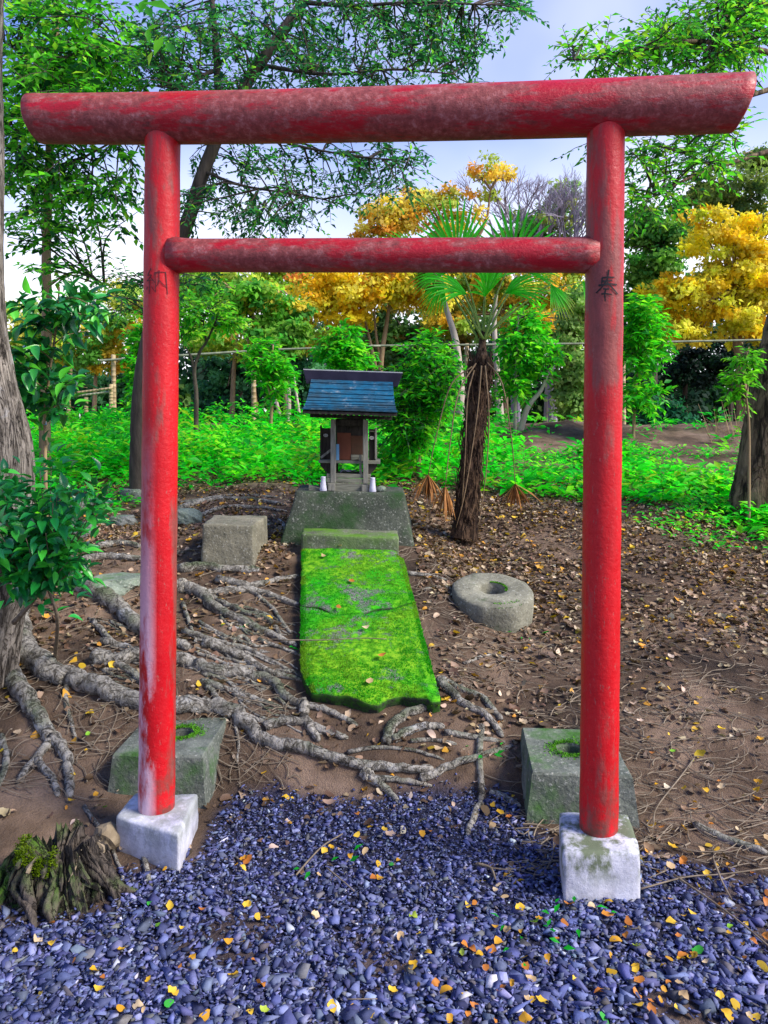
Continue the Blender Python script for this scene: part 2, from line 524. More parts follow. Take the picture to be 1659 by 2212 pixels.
torii = thing('torii_gate', 'tall round-beamed red torii gate with worn paint on white footings', 'torii', (0, 2.64, 0.1))
def post_axis(side):
    if side == 'L': return P(352, 262, YL), P(338, 1752, YL)
    return P(1309, 236, YR), P(1293, 1800, YR)
for side, r0, r1 in (('L', 0.0610, 0.0630), ('R', 0.0610, 0.0622)):
    a, b = post_axis(side)
    a = a.copy(); b = b.copy(); b.z -= 0.02
    nseg = 40
    pts = [a.lerp(b, i / nseg) for i in range(nseg + 1)]
    m = MB().tube(pts, [r0 + (r1 - r0) * i / nseg + 0.0007 * math.sin(i * 1.7) for i in range(nseg + 1)], 48)
    m.build('pillar', M['red_paint'], torii, True)
def kline(u):   # point of the beam plane seen at column u
    k = (u - CX) / F
    Y = 2.641 / (1 + 0.125 * k)
    return Y
kp = [(70, 257), (200, 257), (350, 256), (600, 252), (830, 247), (1060, 241), (1308, 233), (1480, 227), (1617, 222)]
kpts = smooth_path([P(u, v, kline(u)) for u, v in kp], 6)
nk = len(kpts); seg = 56
m = MB()
dirk = (kpts[-1] - kpts[0]).normalized()
upk = Vector((0, 0, 1)); upk = (upk - dirk * upk.dot(dirk)).normalized(); fwk = dirk.cross(upk)
rows = []
for i, p in enumerate(kpts):
    rr = 0.0865 + 0.0065 * i / (nk - 1)
    row = []
    for k in range(seg):
        a = 2 * math.pi * k / seg
        q = p + upk * (rr * math.sin(a)) + fwk * (rr * math.cos(a))
        # ends sawn at a slant, the top edge reaching further out
        s_ = math.sin(a)
        e = max(0, 1 - i / 5.0); q += dirk * (0.030 * e * ((1 - s_) / 2) ** 1.6)
        e = max(0, 1 - (nk - 1 - i) / 5.0); q -= dirk * (0.046 * e * ((1 - s_) / 2) ** 1.6)
        row.append(q)
    rows.append(row)
def shrink(row, c, f, off):
    return [c + (q - c) * f + off for q in row]
c0 = sum(rows[0], Vector()) / seg; c1 = sum(rows[-1], Vector()) / seg
rows = [shrink(rows[0], c0, 0.0, -dirk * 0.006), shrink(rows[0], c0, 0.6, -dirk * 0.006), shrink(rows[0], c0, 0.93, -dirk * 0.005)] + rows + \
       [shrink(rows[-1], c1, 0.93, dirk * 0.005), shrink(rows[-1], c1, 0.6, dirk * 0.006), shrink(rows[-1], c1, 0.0, dirk * 0.006)]
vs = [q for row in rows for q in row]
fs = [(i * seg + k, i * seg + (k + 1) % seg, (i + 1) * seg + (k + 1) % seg, (i + 1) * seg + k) for i in range(len(rows) - 1) for k in range(seg)]
m.add(vs, fs).build('top_beam', M['worn_paint'], torii, True)
na, nb = P(372, 552, kline(372)), P(1290, 551, kline(1290))
npts = [na.lerp(nb, i / 30) for i in range(31)]
nr = [0.0585] * 31; nr[0] = 0.067; nr[1] = 0.0605; nr[30] = 0.064; nr[29] = 0.060
MB().tube(npts, nr, 44).build('tie_beam', M['worn_paint'], torii, True)

# brush characters on the posts
M['ink'] = mat_plain('black_ink', (0.008, 0.008, 0.010), (0.03, 0.025, 0.025), 40, 0.6, 0.1)
M['faded_ink'] = mat_plain('faded_ink', (0.035, 0.012, 0.014), (0.11, 0.02, 0.025), 60, 0.6, 0.1)
def glyph(side, ox, strokes, w):
    a, b = post_axis(side)
    m = MB()
    C0 = Vector((0, 0, CAMZ))
    def surf(u, v):
        d = (P(u, v, 1.0) - C0)
        Y = YL if side == 'L' else YR
        t = (a.z - (C0.z + d.z * Y)) / (a.z - b.z)
        ax = a.lerp(b, t)
        A = d.x ** 2 + d.y ** 2; B = -2 * (d.x * ax.x + d.y * ax.y); Cc = ax.x ** 2 + ax.y ** 2 - (0.0625 if side == 'L' else 0.0622) ** 2
        D = max(0, B * B - 4 * A * Cc)
        s = (-B - math.sqrt(D)) / (2 * A)
        p = C0 + d * s
        nrm = Vector((p.x - ax.x, p.y - ax.y, 0)).normalized()
        return p + nrm * 0.0012
    for st in strokes:
        pts = []
        for (x0, y0), (x1, y1) in zip(st[:-1], st[1:]):
            for k in range(5):
                pts.append((x0 + (x1 - x0) * k / 5, y0 + (y1 - y0) * k / 5))
        pts.append(st[-1])
        vs = []
        for i, (x, y) in enumerate(pts):
            x2, y2 = pts[min(i + 1, len(pts) - 1)]; x1, y1 = pts[max(i - 1, 0)]
            dx, dy = x2 - x1, y2 - y1
            L = math.hypot(dx, dy) or 1
            t = i / (len(pts) - 1)
            ww = w * (0.95 - 0.3 * t + 0.1 * math.sin(i * 2.1))
            for s in (-1, 1):
                X = x - dy / L * s * ww / 2; Y_ = y + dx / L * s * ww / 2
                vs.append(surf((ox + X / 11.06) * 0.8641, (640 + Y_ / 11.06) * 0.8641))
        m.add(vs, [(2 * i, 2 * i + 1, 2 * i + 3, 2 * i + 2) for i in range(len(pts) - 1)])
    return m.build('painted_character', M['ink' if side == 'R' else 'faded_ink'], torii)
g1 = glyph('L', 330, [
    [(530, 340), (490, 420), (440, 545), (530, 515)], [(545, 520), (490, 600), (420, 695), (520, 665), (600, 685), (640, 745)], [(510, 590), (590, 670)],
    [(490, 690), (490, 900), (475, 1050)], [(540, 840), (630, 985)], [(430, 850), (408, 930)],
    [(635, 455), (650, 750), (655, 1010)], [(620, 465), (760, 440), (930, 452)], [(930, 440), (955, 750), (985, 1060)],
    [(750, 385), (750, 650), (720, 780), (660, 855)], [(758, 680), (860, 790), (970, 875)]], 27)
g2 = glyph('R', 1450, [
    [(790, 385), (770, 560), (740, 680), (660, 780), (590, 880), (440, 1030)], [(610, 602), (780, 588), (945, 590)], [(610, 700), (750, 690), (885, 682)],
    [(510, 815), (700, 792), (860, 772), (1020, 795)], [(615, 600), (605, 700), (600, 790)], [(740, 730), (860, 850), (1035, 1055)],
    [(640, 910), (805, 912)], [(590, 1052), (700, 1040), (870, 1066)], [(712, 910), (680, 1040), (695, 1255)]], 54)
g1['label'] = 'black handwritten character 納'
g2['label'] = 'black handwritten character 奉'

def subdiv_hexa(top, bot, k=8, amp=0.003, sc=14):
    """Closed hexahedron from four top and four bottom corners, its faces subdivided and roughened."""
    bm = bmesh.new()
    t = [bm.verts.new(p) for p in top]; b = [bm.verts.new(p) for p in bot]
    bm.faces.new(t); bm.faces.new(b[::-1])
    for i in range(4):
        j = (i + 1) % 4
        bm.faces.new((t[j], t[i], b[i], b[j]))
    bmesh.ops.recalc_face_normals(bm, faces=bm.faces)
    bmesh.ops.bevel(bm, geom=list(bm.edges), offset=0.012, segments=2, affect='EDGES', profile=0.6)
    bmesh.ops.subdivide_edges(bm, edges=[e for e in bm.edges if e.calc_length() > 0.05], cuts=k, use_grid_fill=True)
    bm.normal_update()
    for v in bm.verts:
        c = v.co
        dd = float(fbm(c.x * sc + c.z * 5, c.y * sc + c.z * 9, 3))
        v.co = c + v.normal * (amp * dd * 2)
    bmesh.ops.triangulate(bm, faces=[f for f in bm.faces if len(f.verts) > 4])
    me = bpy.data.meshes.new('block'); bm.to_mesh(me); bm.free()
    me.polygons.foreach_set('use_smooth', np.ones(len(me.polygons), bool))
    return me

n = NT('white_painted_concrete')
base = n.ramp(n.noise(9, 6, 0.65), [(0.35, (0.38, 0.38, 0.44)), (0.62, (0.64, 0.64, 0.71))])
mo = n.rng(n.noise(11, 8, 0.72, n.mapped((1, 1, 0.6), (2, 5, 0.6))), 0.40, 0.52)
zt = n.rng(n.xyz(2), 0.035, 0.105)
col = n.mix(n.math('MULTIPLY', mo, n.math('MULTIPLY', zt, n.rng(n.xyz(0), -0.9, 0.4, 0.45, 0.95))), base, (0.10, 0.125, 0.06))
col = n.mix(n.math('MULTIPLY', n.rng(n.noise(8, 6, .7), .42, .58), n.rng(n.xyz(2), .05, 0.0, 0, .6)), col, (0.13, 0.11, 0.085))
col = n.mix(n.rng(n.noise(40, 4, 0.7), 0.58, 0.72, 0, 0.5), col, (0.30, 0.29, 0.24))
M['white_concrete'] = n.finish(col, 0.8, n.bump(n.noise(50, 6, 0.7), 0.5, 0.006), 0.3)
def Pz(u, v, z):
    Y = (CAMZ - z) * F / (v - VH)
    return P(u, v, Y)
tz = 0.125
top = [Pz(387, 1803, tz), Pz(428, 1714, tz), Pz(293, 1711, tz), Pz(249, 1763, tz)]
ctr = sum(top, Vector()) / 4
bot = [Vector((p.x + (p.x - ctr.x) * 0.02, p.y + (p.y - ctr.y) * 0.02, -0.08)) for p in top]
bevel_me = subdiv_hexa(top, bot)
mesh_obj('footing', bevel_me, M['white_concrete'], torii)
tz = 0.152
top = [Pz(1385, 1839, tz), Pz(1356, 1757, tz), Pz(1206, 1752, tz), Pz(1216, 1843, tz)]
ctr = sum(top, Vector()) / 4
bot = [Vector((p.x + (p.x - ctr.x) * 0.0, p.y + (p.y - ctr.y) * 0.0, -0.08)) for p in top]
mesh_obj('footing', subdiv_hexa(top, bot), M['white_concrete'], torii)

# ------------------------------------------------------------------ socket stones with a round hole
M['concrete'] = mat_concrete('mossy_concrete', (0.065, 0.078, 0.06), (0.20, 0.215, 0.18), moss=(0.045, 0.13, 0.02), moss_lo=0.50, top_moss=0.2, dark=0.7)
M['wet_moss'] = mat_plain('bright_moss', (0.03, 0.16, 0.006), (0.14, 0.42, 0.015), 30, 0.9, 0.9, bdist=0.01)
def socket_stone(c, w, d, h, flare, yaw, hole, label, tilt=0.0, hoff=(0, 0)):
    t = thing('socket_stone', label, 'stone block', (c[0], c[1], 0), 'old square socket stones behind the gate')
    R = Matrix.Rotation(yaw, 3, 'Z') @ Matrix.Rotation(tilt, 3, 'X')
    K = 40
    def sq(k, hw, hd):
        q = (k + 0.0) / K * 8
        a = 2 * math.pi * k / K + math.pi / 4
        x, y = math.cos(a), math.sin(a)
        s = 1 / max(abs(x), abs(y))
        return Vector((x * s * hw, y * s * hd, 0))
    loops = []
    def loop(fn): loops.append([fn(k) for k in range(K)])
    hx = Vector((hoff[0], hoff[1], 0))
    circ = lambda k, r, z: Vector((math.cos(2 * math.pi * k / K + math.pi / 4) * r, math.sin(2 * math.pi * k / K + math.pi / 4) * r, z)) + hx
    loop(lambda k: circ(k, 0.002, h - 0.13)); loop(lambda k: circ(k, hole * 0.95, h - 0.13)); loop(lambda k: circ(k, hole, h - 0.012)); loop(lambda k: circ(k, hole + 0.008, h))
    for f in (0.25, 0.5, 0.75, 0.96):
        loop(lambda k: circ(k, hole + 0.008, h).lerp(sq(k, w / 2, d / 2) + Vector((0, 0, h)), f))
    loop(lambda k: sq(k, w / 2 * 1.0, d / 2 * 1.0) + Vector((0, 0, h - 0.008)))
    for i in range(1, 9):
        q = i / 8
        loop(lambda k: sq(k, w / 2 + flare * q, d / 2 + flare * q) + Vector((0, 0, h - 0.008 - (h + 0.09) * q)))
    vs = []
    for li, L in enumerate(loops):
        for k, p in enumerate(L):
            wv = R @ p + Vector((c[0], c[1], c[2]))
            nn = float(fbm(wv.x * 16 + wv.z * 7, wv.y * 16 + wv.z * 11, 3)) * (0.006 if li > 3 else 0.003)
            vs.append(wv + (R @ Vector((p.x, p.y, 0)).normalized()) * nn * (1 if li > 7 else 0.2) + Vector((0, 0, nn if li in (4, 5, 6) else 0)))
    fs = [(i * K + k, i * K + (k + 1) % K, (i + 1) * K + (k + 1) % K, (i + 1) * K + k) for i in range(len(loops) - 1) for k in range(K)]
    MB().add(vs, fs).build('block', M['concrete'], t)
    # ring of moss growing round the socket
    vs = []; fs = []; cs = []
    NM = 1400
    for i in range(NM):
        a = random.uniform(0, 2 * math.pi); rr = hole + abs(random.gauss(0, 0.022)) * (0.6 + 0.7 * math.sin(a + 1.0) ** 2)
        p = R @ (Vector((math.cos(a) * rr, math.sin(a) * rr, h + 0.001)) + hx) + Vector(c)
        q = p + Vector((random.gauss(0, 0.004), random.gauss(0, 0.004), random.uniform(0.003, 0.009)))
        e = Vector((random.gauss(0, 0.002), random.gauss(0, 0.002), 0))
        b = len(vs); vs += [p - e, p + e, q]; fs.append((b, b + 1, b + 2))
    MB().add(vs, fs).build('moss', M['wet_moss'], t, kind='stuff')
    return t
socket_stone((-0.868, 3.185, 0.0), 0.355, 0.385, 0.20, 0.03, math.radians(-3), 0.05, 'mossy grey block with socket hole behind the chalk-streaked post', hoff=(0.03, 0.02))
socket_stone((0.748, 3.06, 0.0), 0.365, 0.425, 0.19, 0.035, math.radians(-5), 0.055, 'mossy grey block with socket hole behind the post marked 奉', hoff=(-0.01, 0.01))

# ------------------------------------------------------------------ mossy slab
def moss_material(name, lo):
    n = NT(name)
    f = n.noise(3.4, 7, 0.66); g = n.noise(26, 5, 0.7); k = n.noise(120, 3, 0.7)
    moss = n.ramp(g, [(0.28, (0.008, 0.085, 0.004)), (0.48, (0.08, 0.29, 0.008)), (0.68, (0.24, 0.44, 0.02))])
    moss = n.mix(n.rng(n.noise(2.0, 3), 0.45, 0.6), moss, n.ramp(g, [(0.3, (0.005, 0.15, 0.004)), (0.7, (0.02, 0.42, 0.01))]))
    stone = n.ramp(k, [(0.3, (0.05, 0.055, 0.05)), (0.7, (0.26, 0.26, 0.24))])
    col = n.mix(n.rng(n.math('ADD', f, n.math('MULTIPLY', n.math('SUBTRACT', g, 0.5), 0.5)), lo, lo + 0.1), stone, moss)
    side = n.rng(n.nz(), 0.25, 0.6)
    col = n.mix(side, n.mix(n.rng(g, 0.4, 0.6), (0.035, 0.036, 0.03), (0.03, 0.10, 0.012)), col)
    return n.finish(col, 0.95, n.bump(n.math('ADD', n.math('MULTIPLY', g, 1.0), k), 0.9, 0.012), 0.1)
M['moss_slab'] = moss_material('moss_on_slab', 0.355)
slabt = thing('stone_slab', 'long cracked stone slab thick with bright green moss before the shrine', 'stone slab', (-0.15, 4.1, 0.4))
def slab_y(v): return 2.15 / (0.27 + (v - VH) / F)
def slab_z(y): return 0.295 + 0.27 * (y - 3.5)
LE_V, LE_U = [1160, 1175, 1250, 1310, 1400, 1440, 1470, 1500, 1530], [651, 651, 651, 650, 649, 650, 664, 678, 690]
RE_V, RE_U = [1160, 1195, 1203, 1250, 1310, 1400, 1500, 1530], [856, 858, 871, 884, 901, 925, 951, 957]
def crack_v(s): return float(np.interp(s, [0, 0.15, 0.3, 0.42, 0.55, 0.62, 0.8, 1.0], [1303, 1308, 1322, 1318, 1319, 1313, 1308, 1297]))
def front_v(s): return float(np.interp(s, [0, 0.1, 0.25, 0.42, 0.5, 0.58, 0.7, 0.82, 0.92, 1.0], [1488, 1492, 1498, 1510, 1511, 1500, 1494, 1503, 1512, 1508]))
SLAB_TOP = []
def slab_piece(v0, v1, name, seed):
    ns, nt = 46, 44
    rows = []
    for j in range(nt + 1):
        row = []
        for i in range(ns + 1):
            s = i / ns
            v = v0(s) + (v1(s) - v0(s)) * j / nt
            u = np.interp(v, LE_V, LE_U) * (1 - s) + np.interp(v, RE_V, RE_U) * s
            Y = slab_y(v)
            x = (u - CX) / F * Y
            edge = min(s, 1 - s, j / nt * 1.2, (1 - j / nt) * 1.2)
            jit = 0.008 * float(fbm(x * 22 + seed, Y * 22, 3)) * (1 if edge < 0.02 else 0)
            z = slab_z(Y) + 0.020 * float(fbm(x * 5 + seed, Y * 5, 4)) - 0.016 * math.exp(-edge * 22)
            row.append(Vector((x + jit, Y + jit, z)))
        rows.append(row)
    vs = [p for r_ in rows for p in r_]
    W_ = ns + 1
    fs = [(j * W_ + i, j * W_ + i + 1, (j + 1) * W_ + i + 1, (j + 1) * W_ + i) for j in range(nt) for i in range(ns)]
    per = [(0, i) for i in range(W_)] + [(j, ns) for j in range(1, nt + 1)] + [(nt, i) for i in range(ns - 1, -1, -1)] + [(j, 0) for j in range(nt - 1, 0, -1)]
    base = len(vs); prev = [j * W_ + i for j, i in per]
    K = len(per)
    for d, inn in ((0.012, 0.0), (0.03, 0.012), (0.10, 0.02)):
        cur = []
        for j, i in per:
            p = rows[j][i]
            cur.append(len(vs)); vs.append(Vector((p.x + random.uniform(-.002, .002), p.y + inn, p.z - d)))
        fs += [(prev[k], cur[k], cur[(k + 1) % K], prev[(k + 1) % K])[::-1] for k in range(K)]
        prev = cur
    SLAB_TOP.append(rows)
    bm = bmesh.new(); me = raw_mesh(name, vs, fs); bm.from_mesh(me)
    bmesh.ops.recalc_face_normals(bm, faces=bm.faces); bm.to_mesh(me); bm.free()
    me.polygons.foreach_set('use_smooth', np.ones(len(me.polygons), bool))
    return mesh_obj(name, me, M['moss_slab'], slabt)
slab_piece(lambda s: 1172, lambda s: crack_v(s) - 1.2, 'upper_piece', 1.0)
slab_piece(lambda s: crack_v(s) + 1.4, front_v, 'lower_piece', 5.0)
# moss blades standing on the slab
NMO = 26000
mv = np.zeros((NMO, 3, 3)); mc = np.zeros((NMO, 3))
for q in range(NMO):
    rows = SLAB_TOP[q % 2] if q % 5 else SLAB_TOP[1]
    j = random.randrange(len(rows) - 1); i = random.randrange(len(rows[0]) - 1)
    if random.random() < 0.30: i = random.choice((0, 0, 1, len(rows[0]) - 2, len(rows[0]) - 2, len(rows[0]) - 3))
    a = rows[j][i]; b = rows[j + 1][i]; c = rows[j][i + 1]
    p = a + (b - a) * random.random() + (c - a) * random.random()
    if fbm(p.x * 3.4 + 3, p.y * 3.4, 3) < -0.20 and random.random() < 0.9: p = p - Vector((0, 0, 0.02))
    h = random.uniform(0.003, 0.010)
    e = Vector((random.gauss(0, 1), random.gauss(0, 1), 0)).normalized() * random.uniform(0.0012, 0.003)
    mv[q] = [p - e, p + e, p + Vector((random.gauss(0, 0.004), random.gauss(0, 0.004) - 0.001, h))]
k_ = fbm(mv[:, 0, 0] * 4 + 2, mv[:, 0, 1] * 4, 3)
mc = np.where((k_ > 0.02)[:, None], np.array([[0.03, 0.40, 0.008]]), np.array([[0.20, 0.42, 0.02]])) * RNG.uniform(0.45, 1.25, (NMO, 1))
mm = raw_mesh('moss', mv.reshape(-1, 3), np.arange(NMO * 3).reshape(-1, 3), np.repeat(mc, 3, 0))
mesh_obj('moss', mm, M['leaf'], slabt, 'stuff')

# ------------------------------------------------------------------ shrine plinth, step and little shrine
M['plinth'] = mat_concrete('dark_concrete', (0.032, 0.042, 0.030), (0.115, 0.125, 0.095), moss=(0.025, 0.065, 0.018), moss_lo=0.48, top_moss=0.2, dark=0.6, scale=4)
YS = 5.22
plz = P(0, 1064, YS).z
ptop = [P(640, 1060, YS), P(872, 1068, YS), P(862, 1066, YS + 0.52), P(648, 1060, YS + 0.52)]
for p in ptop: p.z = plz - 0.02 * (p.x + 0.15)
ptop[2].x = 0.135; ptop[3].x = -0.62
pbot = [Vector((-0.72, YS - 0.10, 0.58)), Vector((0.215, YS - 0.10, 0.55)), Vector((0.23, YS + 0.66, 0.60)), Vector((-0.74, YS + 0.66, 0.62))]
plinth = mesh_obj('shrine_plinth', subdiv_hexa(ptop, pbot, 10, 0.006, 9), M['plinth'])
tag(plinth, 'dark tapered concrete plinth carrying the small wooden shrine', 'plinth')
M['step'] = mat_concrete('step_stone', (0.07, 0.078, 0.055), (0.18, 0.185, 0.13), moss=(0.09, 0.20, 0.02), moss_lo=0.44, top_moss=0.9, dark=0.4, scale=5)
sz = slab_z(4.98) + 0.075
st_top = [Vector((-0.525, 4.93, sz)), Vector((0.095, 4.90, sz - 0.025)), Vector((0.085, 5.115, sz - 0.005)), Vector((-0.535, 5.115, sz + 0.01))]
st_bot = [Vector((p.x * 1.0, p.y, p.z - 0.16)) for p in st_top]
tag(mesh_obj('step_stone', subdiv_hexa(st_top, st_bot, 8, 0.004, 12), M['step']), 'narrow mossy stone step between the slab and the plinth', 'stone step')

M['old_wood'] = mat_plain('weathered_wood', (0.13, 0.125, 0.10), (0.30, 0.29, 0.245), 22, 0.85, 0.5, (4, 4, 0.5), bdist=0.004)
M['old_wood_h'] = mat_plain('weathered_wood_flat', (0.10, 0.10, 0.075), (0.25, 0.25, 0.19), 22, 0.85, 0.5, (0.5, 4, 4), bdist=0.004)
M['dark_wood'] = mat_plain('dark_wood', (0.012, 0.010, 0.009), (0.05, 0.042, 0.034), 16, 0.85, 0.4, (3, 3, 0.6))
M['brown_panel'] = mat_plain('brown_panel', (0.12, 0.035, 0.018), (0.19, 0.065, 0.035), 6, 0.8, 0.2)
M['brown_dark'] = mat_plain('brown_panel_dark', (0.045, 0.028, 0.018), (0.14, 0.06, 0.03), 5, 0.8, 0.2)
n = NT('blue_shingle')
w = n.noise(5.2, 6, 0.65); w2 = n.noise(40, 5, 0.7, n.mapped((0.4, 2, 2)))
col = n.mix(n.rng(w, 0.42, 0.62), (0.014, 0.14, 0.25), (0.035, 0.075, 0.105))
col = n.mix(n.rng(w2, 0.48, 0.66, 0, 0.8), col, (0.012, 0.02, 0.028))
col = n.mix(n.rng(n.noise(12, 6, 0.7), 0.58, 0.70, 0, 0.7), col, (0.36, 0.40, 0.42))
M['shingle'] = n.finish(col, 0.5, n.bump(w2, 0.4, 0.003), 0.4)
M['ridge'] = mat_plain('dark_copper', (0.020, 0.017, 0.034), (0.05, 0.045, 0.075), 6, 0.5, 0.15)
M['white_china'] = mat_plain('white_china', (0.42, 0.41, 0.52), (0.60, 0.59, 0.68), 4, 0.25, 0.02, spec=0.5)
M['blue_paper'] = mat_plain('blue_paper', (0.12, 0.30, 0.50), (0.22, 0.42, 0.62), 12, 0.8, 0.05)
M['grey_paper'] = mat_plain('grey_paper', (0.34, 0.32, 0.44), (0.5, 0.48, 0.6), 12, 0.8, 0.05)
M['metal_knob'] = mat_plain('pale_metal', (0.35, 0.37, 0.36), (0.6, 0.6, 0.58), 12, 0.45, 0.05)

UC = 0.1979 / F                      # one unit of the measured close-up, per metre of depth
YF = 5.33                            # plane of the shrine's front posts
ROLL = math.radians(1.1)
sc_ = P(604.8 + 760 * 0.1979, 777.6 + 1420 * 0.1979, YF)
shrine = thing('wooden_shrine', 'small weathered wooden shrine with blue shingled roof on dark plinth', 'shrine', sc_)
def S(cx_, cy_, dy=0.0):
    """Point of the shrine from a measured column and row on its front, pushed dy metres back."""
    p = P(604.8 + cx_ * 0.1979, 777.6 + cy_ * 0.1979, YF)
    return Vector((p.x, YF + dy, p.z))
def board(name, x0, x1, y0, y1, d0, d1, mat, parent=None, bv=0.002, skew=0.0):
    a = S(x0, y1, d0); b = S(x1, y0, d1)
    k = math.tan(ROLL)
    vs = []
    for X in (a.x, b.x):
        for Y in (a.y, b.y):
            for Z in (a.z, b.z):
                vs.append((X, Y, Z - k * (X - sc_.x)))
    m = MB().add(vs, [(0, 1, 3, 2), (4, 6, 7, 5), (0, 4, 5, 1), (2, 3, 7, 6), (0, 2, 6, 4), (1, 5, 7, 3)])
    o = m.build(name, mat, parent or shrine)
    return bevel(o, bv) if bv else o
# posts
board('post', 552, 608, 650, 1345, 0.0, 0.036, M['old_wood'])
board('post', 906, 962, 650, 1345, 0.0, 0.036, M['old_wood'])
# sills and front boards
board('sill', 508, 985, 1247, 1290, 0.010, 0.30, M['old_wood_h'])
board('front_board', 505, 990, 1294, 1342, 0.004, 0.022, M['old_wood_h'])
board('base_rail', 520, 1040, 1346, 1440, -0.015, 0.020, M['old_wood_h'])
board('base_foot', 530, 605, 1350, 1425, -0.045, -0.018, M['old_wood'])
board('base_foot', 893, 965, 1356, 1432, -0.045, -0.018, M['old_wood'])
board('side_rail', 508, 560, 1346, 1440, 0.022, 0.36, M['old_wood_h'])
board('side_rail', 985, 1040, 1346, 1440, 0.022, 0.36, M['old_wood_h'])
# cabinet
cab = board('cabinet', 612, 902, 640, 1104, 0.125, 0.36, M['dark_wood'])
board('door', 614, 765, 800, 1100, 0.112, 0.123, M['brown_panel'], cab)
board('door', 767, 898, 830, 1040, 0.114, 0.123, M['brown_dark'], cab)
board('door_rail', 767, 900, 1042, 1100, 0.108, 0.123, M['old_wood_h'], cab)
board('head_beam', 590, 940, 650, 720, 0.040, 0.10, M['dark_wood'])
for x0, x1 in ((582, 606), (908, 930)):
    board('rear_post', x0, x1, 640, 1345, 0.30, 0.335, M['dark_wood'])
# veranda floor and wings
board('veranda', 415, 1092, 1104, 1134, 0.040, 0.40, M['old_wood_h'])
for x0, x1 in ((424, 548), (966, 1040)):
    w_ = board('wing_panel', x0, x1, 752, 1102, 0.16, 0.175, M['dark_wood'])
    c_ = S((x0 + x1) / 2 - 5, 828 if x0 < 500 else 856, 0.150)
    mk = MB()
    for q in range(8):
        a = q * math.pi / 4
        mk.box(c_ + Vector((math.cos(a) * 0.010, 0, math.sin(a) * 0.006)), (0.006, 0.004, 0.004), Matrix.Rotation(-a, 3, 'Y'))
    mk.build('rosette', M['metal_knob'], w_)
board('wing_post', 418, 438, 720, 1104, 0.145, 0.160, M['dark_wood'])
board('wing_post', 1032, 1056, 735, 1090, 0.140, 0.160, M['old_wood'])
board('wing_rail', 966, 1034, 772, 784, 0.145, 0.157, M['old_wood_h'])
def bracket(x0, x1, flip):
    m = MB()
    prof = [(0, 0), (1, 0), (1, 1.0), (0.75, 0.95), (0.35, 0.6), (0.05, 0.25)]
    vs = []
    for d in (0.06, 0.36):
        for a, b in prof:
            a = a if not flip else 1 - a
            p = S(x0 + (x1 - x0) * a, 1136 + 120 * b, d)
            vs.append((p.x, p.y, p.z - math.tan(ROLL) * (p.x - sc_.x)))
    k = len(prof)
    fs = [tuple(range(k))[::-1], tuple(range(k, 2 * k))] + [(i, (i + 1) % k, k + (i + 1) % k, k + i) for i in range(k)]
    m.add(vs, fs).build('bracket', M['dark_wood'], shrine)
bracket(428, 552, False); bracket(956, 1062, True)
board('hand_rail', 862, 890, 1035, 1250, 0.05, 0.066, M['old_wood'])
board('stair_board', 868, 888, 1060, 1250, 0.066, 0.10, M['dark_wood'])
# loose stick on the veranda
sk = MB().box(S(490, 1030, 0.09), (0.045, 0.006, 0.008), Matrix.Rotation(math.radians(-38), 3, 'Y'))
tag(sk.build('wood_scrap', M['old_wood'], None), 'thin broken wood scrap leaning on the shrine veranda', 'wood scrap')
# roof: rows of shingles on a concave slope
kR = math.tan(math.radians(1.9))
def roofpt(cx_, t, side=0):
    """t 0 at ridge .. 1 at eave; front slope."""
    h = 0.245 * max(0.0, 1 - t) ** 1.45
    run = -0.20 + 0.44 * (1 - t)
    p = S(cx_, 562, 0)
    return Vector((p.x, YF + run - 0.02, p.z + h - kR * (p.x - sc_.x)))
NR = 10
tl = [0, 0.135, 0.27, 0.39, 0.50, 0.60, 0.69, 0.775, 0.85, 0.925, 1.0]
for rw in range(NR):
    t0, t1 = tl[rw], tl[rw + 1] + 0.02
    xl = 312 - 36 * tl[rw + 1] ** 2; xr = 1236 + 40 * tl[rw + 1] ** 2
    cuts = [xl] + [xl + (xr - xl) * q for q in ((0.26, 0.77) if rw % 2 == 0 else (0.505,) if rw % 4 == 1 else (0.25, 0.51, 0.78))] + [xr]
    for a, b in zip(cuts[:-1], cuts[1:]):
        p = [roofpt(a + 1, t0), roofpt(b - 1, t0), roofpt(b - 1, min(t1, 1.02)), roofpt(a + 1, min(t1, 1.02))]
        nrm = (p[1] - p[0]).cross(p[3] - p[0]).normalized()
        if nrm.z < 0: nrm = -nrm
        up0 = 0.002; up1 = 0.011
        vs = [p[0] + nrm * (up0 + random.uniform(0, .001)), p[1] + nrm * up0, p[2] + nrm * (up1 + random.uniform(0, .002)), p[3] + nrm * up1,
              p[0] - nrm * 0.004, p[1] - nrm * 0.004, p[2] + nrm * 0.003, p[3] + nrm * 0.003]
        MB().add(vs, [(0, 3, 2, 1), (4, 5, 6, 7), (0, 1, 5, 4), (1, 2, 6, 5), (2, 3, 7, 6), (3, 0, 4, 7)]).build('shingle', M['shingle'], shrine)
